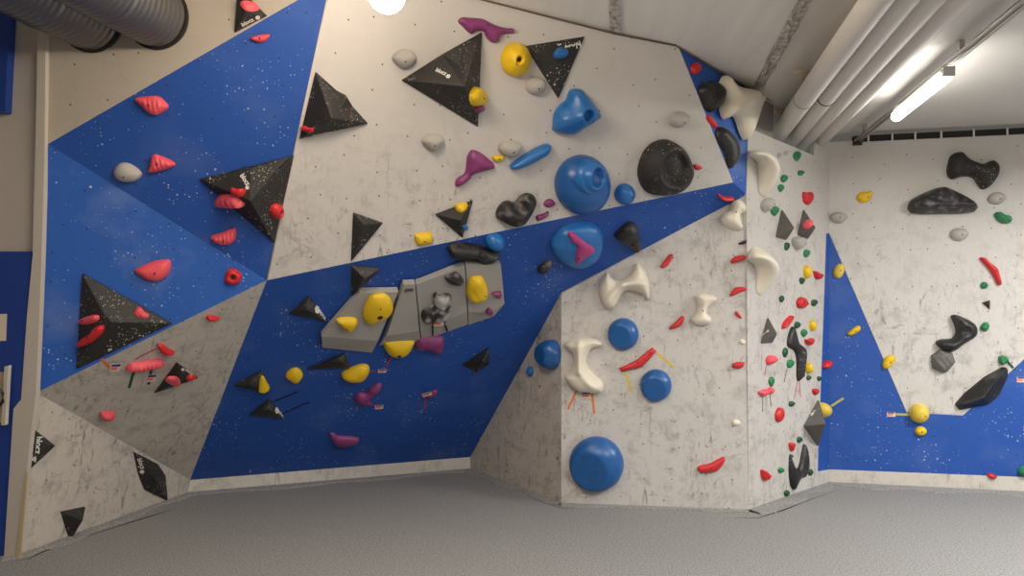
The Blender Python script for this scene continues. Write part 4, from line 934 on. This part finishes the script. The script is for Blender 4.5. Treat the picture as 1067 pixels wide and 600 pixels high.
# ================================================================== right wall
hold('black bow tie shaped hold at top of the right wall', RW, [(986.6,173.6),(990.5,162),(1000.8,158.9),(1008.6,165.8),(1022.8,171),(1033,167.5),(1039.6,173.6),(1038.3,184),(1030.5,194.3),(1022.8,197.4),(1017.6,191.7),(1012.5,185.2),(1002,184),(991.8,187),(986.6,182.6)], .12, 'black', n=24)
hold('wide black shelf hold below left of the bow tie hold', RW, [(946,213.6),(950.4,207.7),(963,201),(976.3,196),(984,196),(994,200.5),(1004.7,205.9),(1014.3,213),(1012.5,221.4),(980,222.5),(949,222.2)], .15, 'blackc', sm=2, n=24, mods=[('r',955,216,1007,216,5,.04)], edge=.3)
hold('stone grey oval hold at upper left of the right wall', RW, [(864.5,226),(868,221.8),(875,221),(881.5,224),(881.8,228),(876,232.5),(868,231)], .06, 'stone', [(874,227)], group=SG)
hold('stone grey oval hold right below the bow tie hold', RW, [(1028.7,207),(1033,201.5),(1040,200),(1046.6,203.5),(1046.4,208),(1040,213),(1032,212)], .06, 'stone', [(1039,208)], group=SG)
hold('stone grey oval hold below the wide black shelf hold', RW, [(989.5,243.5),(994,238.5),(1001,237.7),(1007.6,241),(1007.6,246),(1001,251),(993,249.5)], .06, 'stone', [(1000,245)], group=SG)
hold('yellow lumpy hold on white area of the right wall', RW, [(892.3,206),(897.5,200),(903,200),(907.8,199),(908.3,204.6),(904,210.3),(896,211)], .05, 'yellow', [(903,206)], lump=.08)
hold('green knobbly hold at upper right edge of the right wall', RW, [(1035.7,222.7),(1041,220.6),(1046,223.5),(1052.5,225.3),(1052.5,231.7),(1044.8,233),(1038.3,229)], .06, 'green', lump=.15)
hold('long red bent hold at the right side of the right wall', RW, [(1020.5,269.5),(1025.4,268.4),(1031,273.5),(1038.3,279.5),(1041,287),(1043,295.5),(1039.6,297),(1035,289),(1030,281)], .05, 'red', [(1036,282)])
hold('yellow oval hold on blue, highest on the right wall', RW, E_(874,282.3,5.5,8,18), .045, 'yellowc', [(874.5,282)])
hold('yellow half moon hold on the blue of right wall', RW, [(882.7,347.7),(887,343),(892.3,339.4),(896,340),(895.7,344.6),(887,349.6)], .04, 'yellow', [(890.5,345)])
hold('yellow oval hold at the boundary of blue and white paint', RW, [(919.4,379.5),(921,374),(924.6,370.4),(931,370),(932.4,375.6),(926,383.4),(920.7,384)], .045, 'yellow', [(926.5,377)])
hold('large chalky yellow ball hold with olive tape on the left', RW, E_(957.3,430.3,10.3,10), .10, 'yellowc', [(960.5,432)])
hold('small yellow oval hold below the large yellow ball', RW, E_(959.2,449,6.2,4.9), .045, 'yellow', [(959,449)])
tape('olive tape left of the large yellow ball', RW, (932.7,431.5), (947,432), 2.4, 't_olive')
rtag('route tag at the end of the olive tape', RW, 928.5, 431.5, 8.5, 5)
hold('chalky yellow ball hold in the corner behind black pyramid', SF, E_(855.5,427,4.4,8), .09, 'yellowc')
tape('olive tape right of the corner ball hold', RW, (866,423), (879,414.7), 2.4, 't_olive')
hold('red oval hold on the blue strip beside the corner', SF, [(857,383),(857.7,378.5),(860.5,375.3),(863.6,376.5),(863.3,381),(860,384.3)], .05, 'red')
hold('green round hold below the long red bent hold', RW, E_(1025.2,297.2,3.9,3.6), .04, 'green', [(1025.5,297)])
v, pf = volume('tiny black triangular volume between two green holds', RW, [(1023.3,315.2,0),(1031,312.8,0),(1031,322.3,0),(1028.2,316.5,.03)], fan(3), bevel=.002)
hold('green hold right of the black crescent hold', RW, [(1021,341),(1024,336.5),(1028,335.5),(1030.3,339),(1028,344.5),(1023,344)], .045, 'green', [(1027,339.5)])
hold('green chalky hold with green tape above long black wedge', RW, [(1040,372.5),(1044,370),(1048.5,371.5),(1050.7,374.3),(1049,377.7),(1042,379.5)], .05, 'green', lump=.12)
tape('dark green tape from the chalky green hold', RW, (1049.5,376.5), (1057.5,385.5), 2.6, 't_green')
rtag('route tag at the right picture edge on blue paint', RW, 1064, 395.5, 9, 5.5)
hold('black crescent shaped hold on the right wall', RW, [(990.5,330),(993,327.8),(999,328.8),(1012.5,335.6),(1017,343.3),(1015,351),(1004.7,357.5),(993,365.6),(984,365),(977,361),(974.5,356.2),(980,353.4),(991,352.2),(995.2,346.5),(994,338)], .11, 'blackt', mods=[('d',1003,345,6,-.02)], n=24)
hold('rough grey hexagonal hold under the black crescent', RW, [(969.8,370.4),(978.9,364),(991.8,367.9),(994.9,377),(986.6,387.2),(980,388),(971,383.4)], .08, 'greyx', sm=1, lump=.10, n=18)
v, pf = volume('long black wedge shaped hold at lower right of the wall', RW, [(994.4,421,0),(1004.7,409.2,0),(1025.4,392.4,0),(1044.8,381.6,0),(1050,383.4,0),(1050,392.4,0),(1041,411.8,0),(1030.5,421,0),(999.5,427.3,0),(1002,421.5,.07),(1024,415,.13),(1040,393,.12)],
 [(0,1,9),(1,2,10,9),(2,3,11,10),(3,4,11),(4,5,11),(5,6,10,11),(6,7,10),(7,8,9,10),(8,0,9)], 'blackt', cat='climbing hold', name='climbing_hold', bevel=.015)
for p_ in v.data.polygons: p_.use_smooth = False
hold('flat red hold on the lowest edge of blue paint', RW, [(1028,493.9),(1032.7,492.8),(1038.8,496.5),(1034,498.7),(1030,497.3)], .035, 'red')
hold('green hold cut by the right picture edge near the floor', RW, [(1060,492),(1062,487),(1068,485),(1074,487),(1075,493),(1067,496)], .06, 'green')
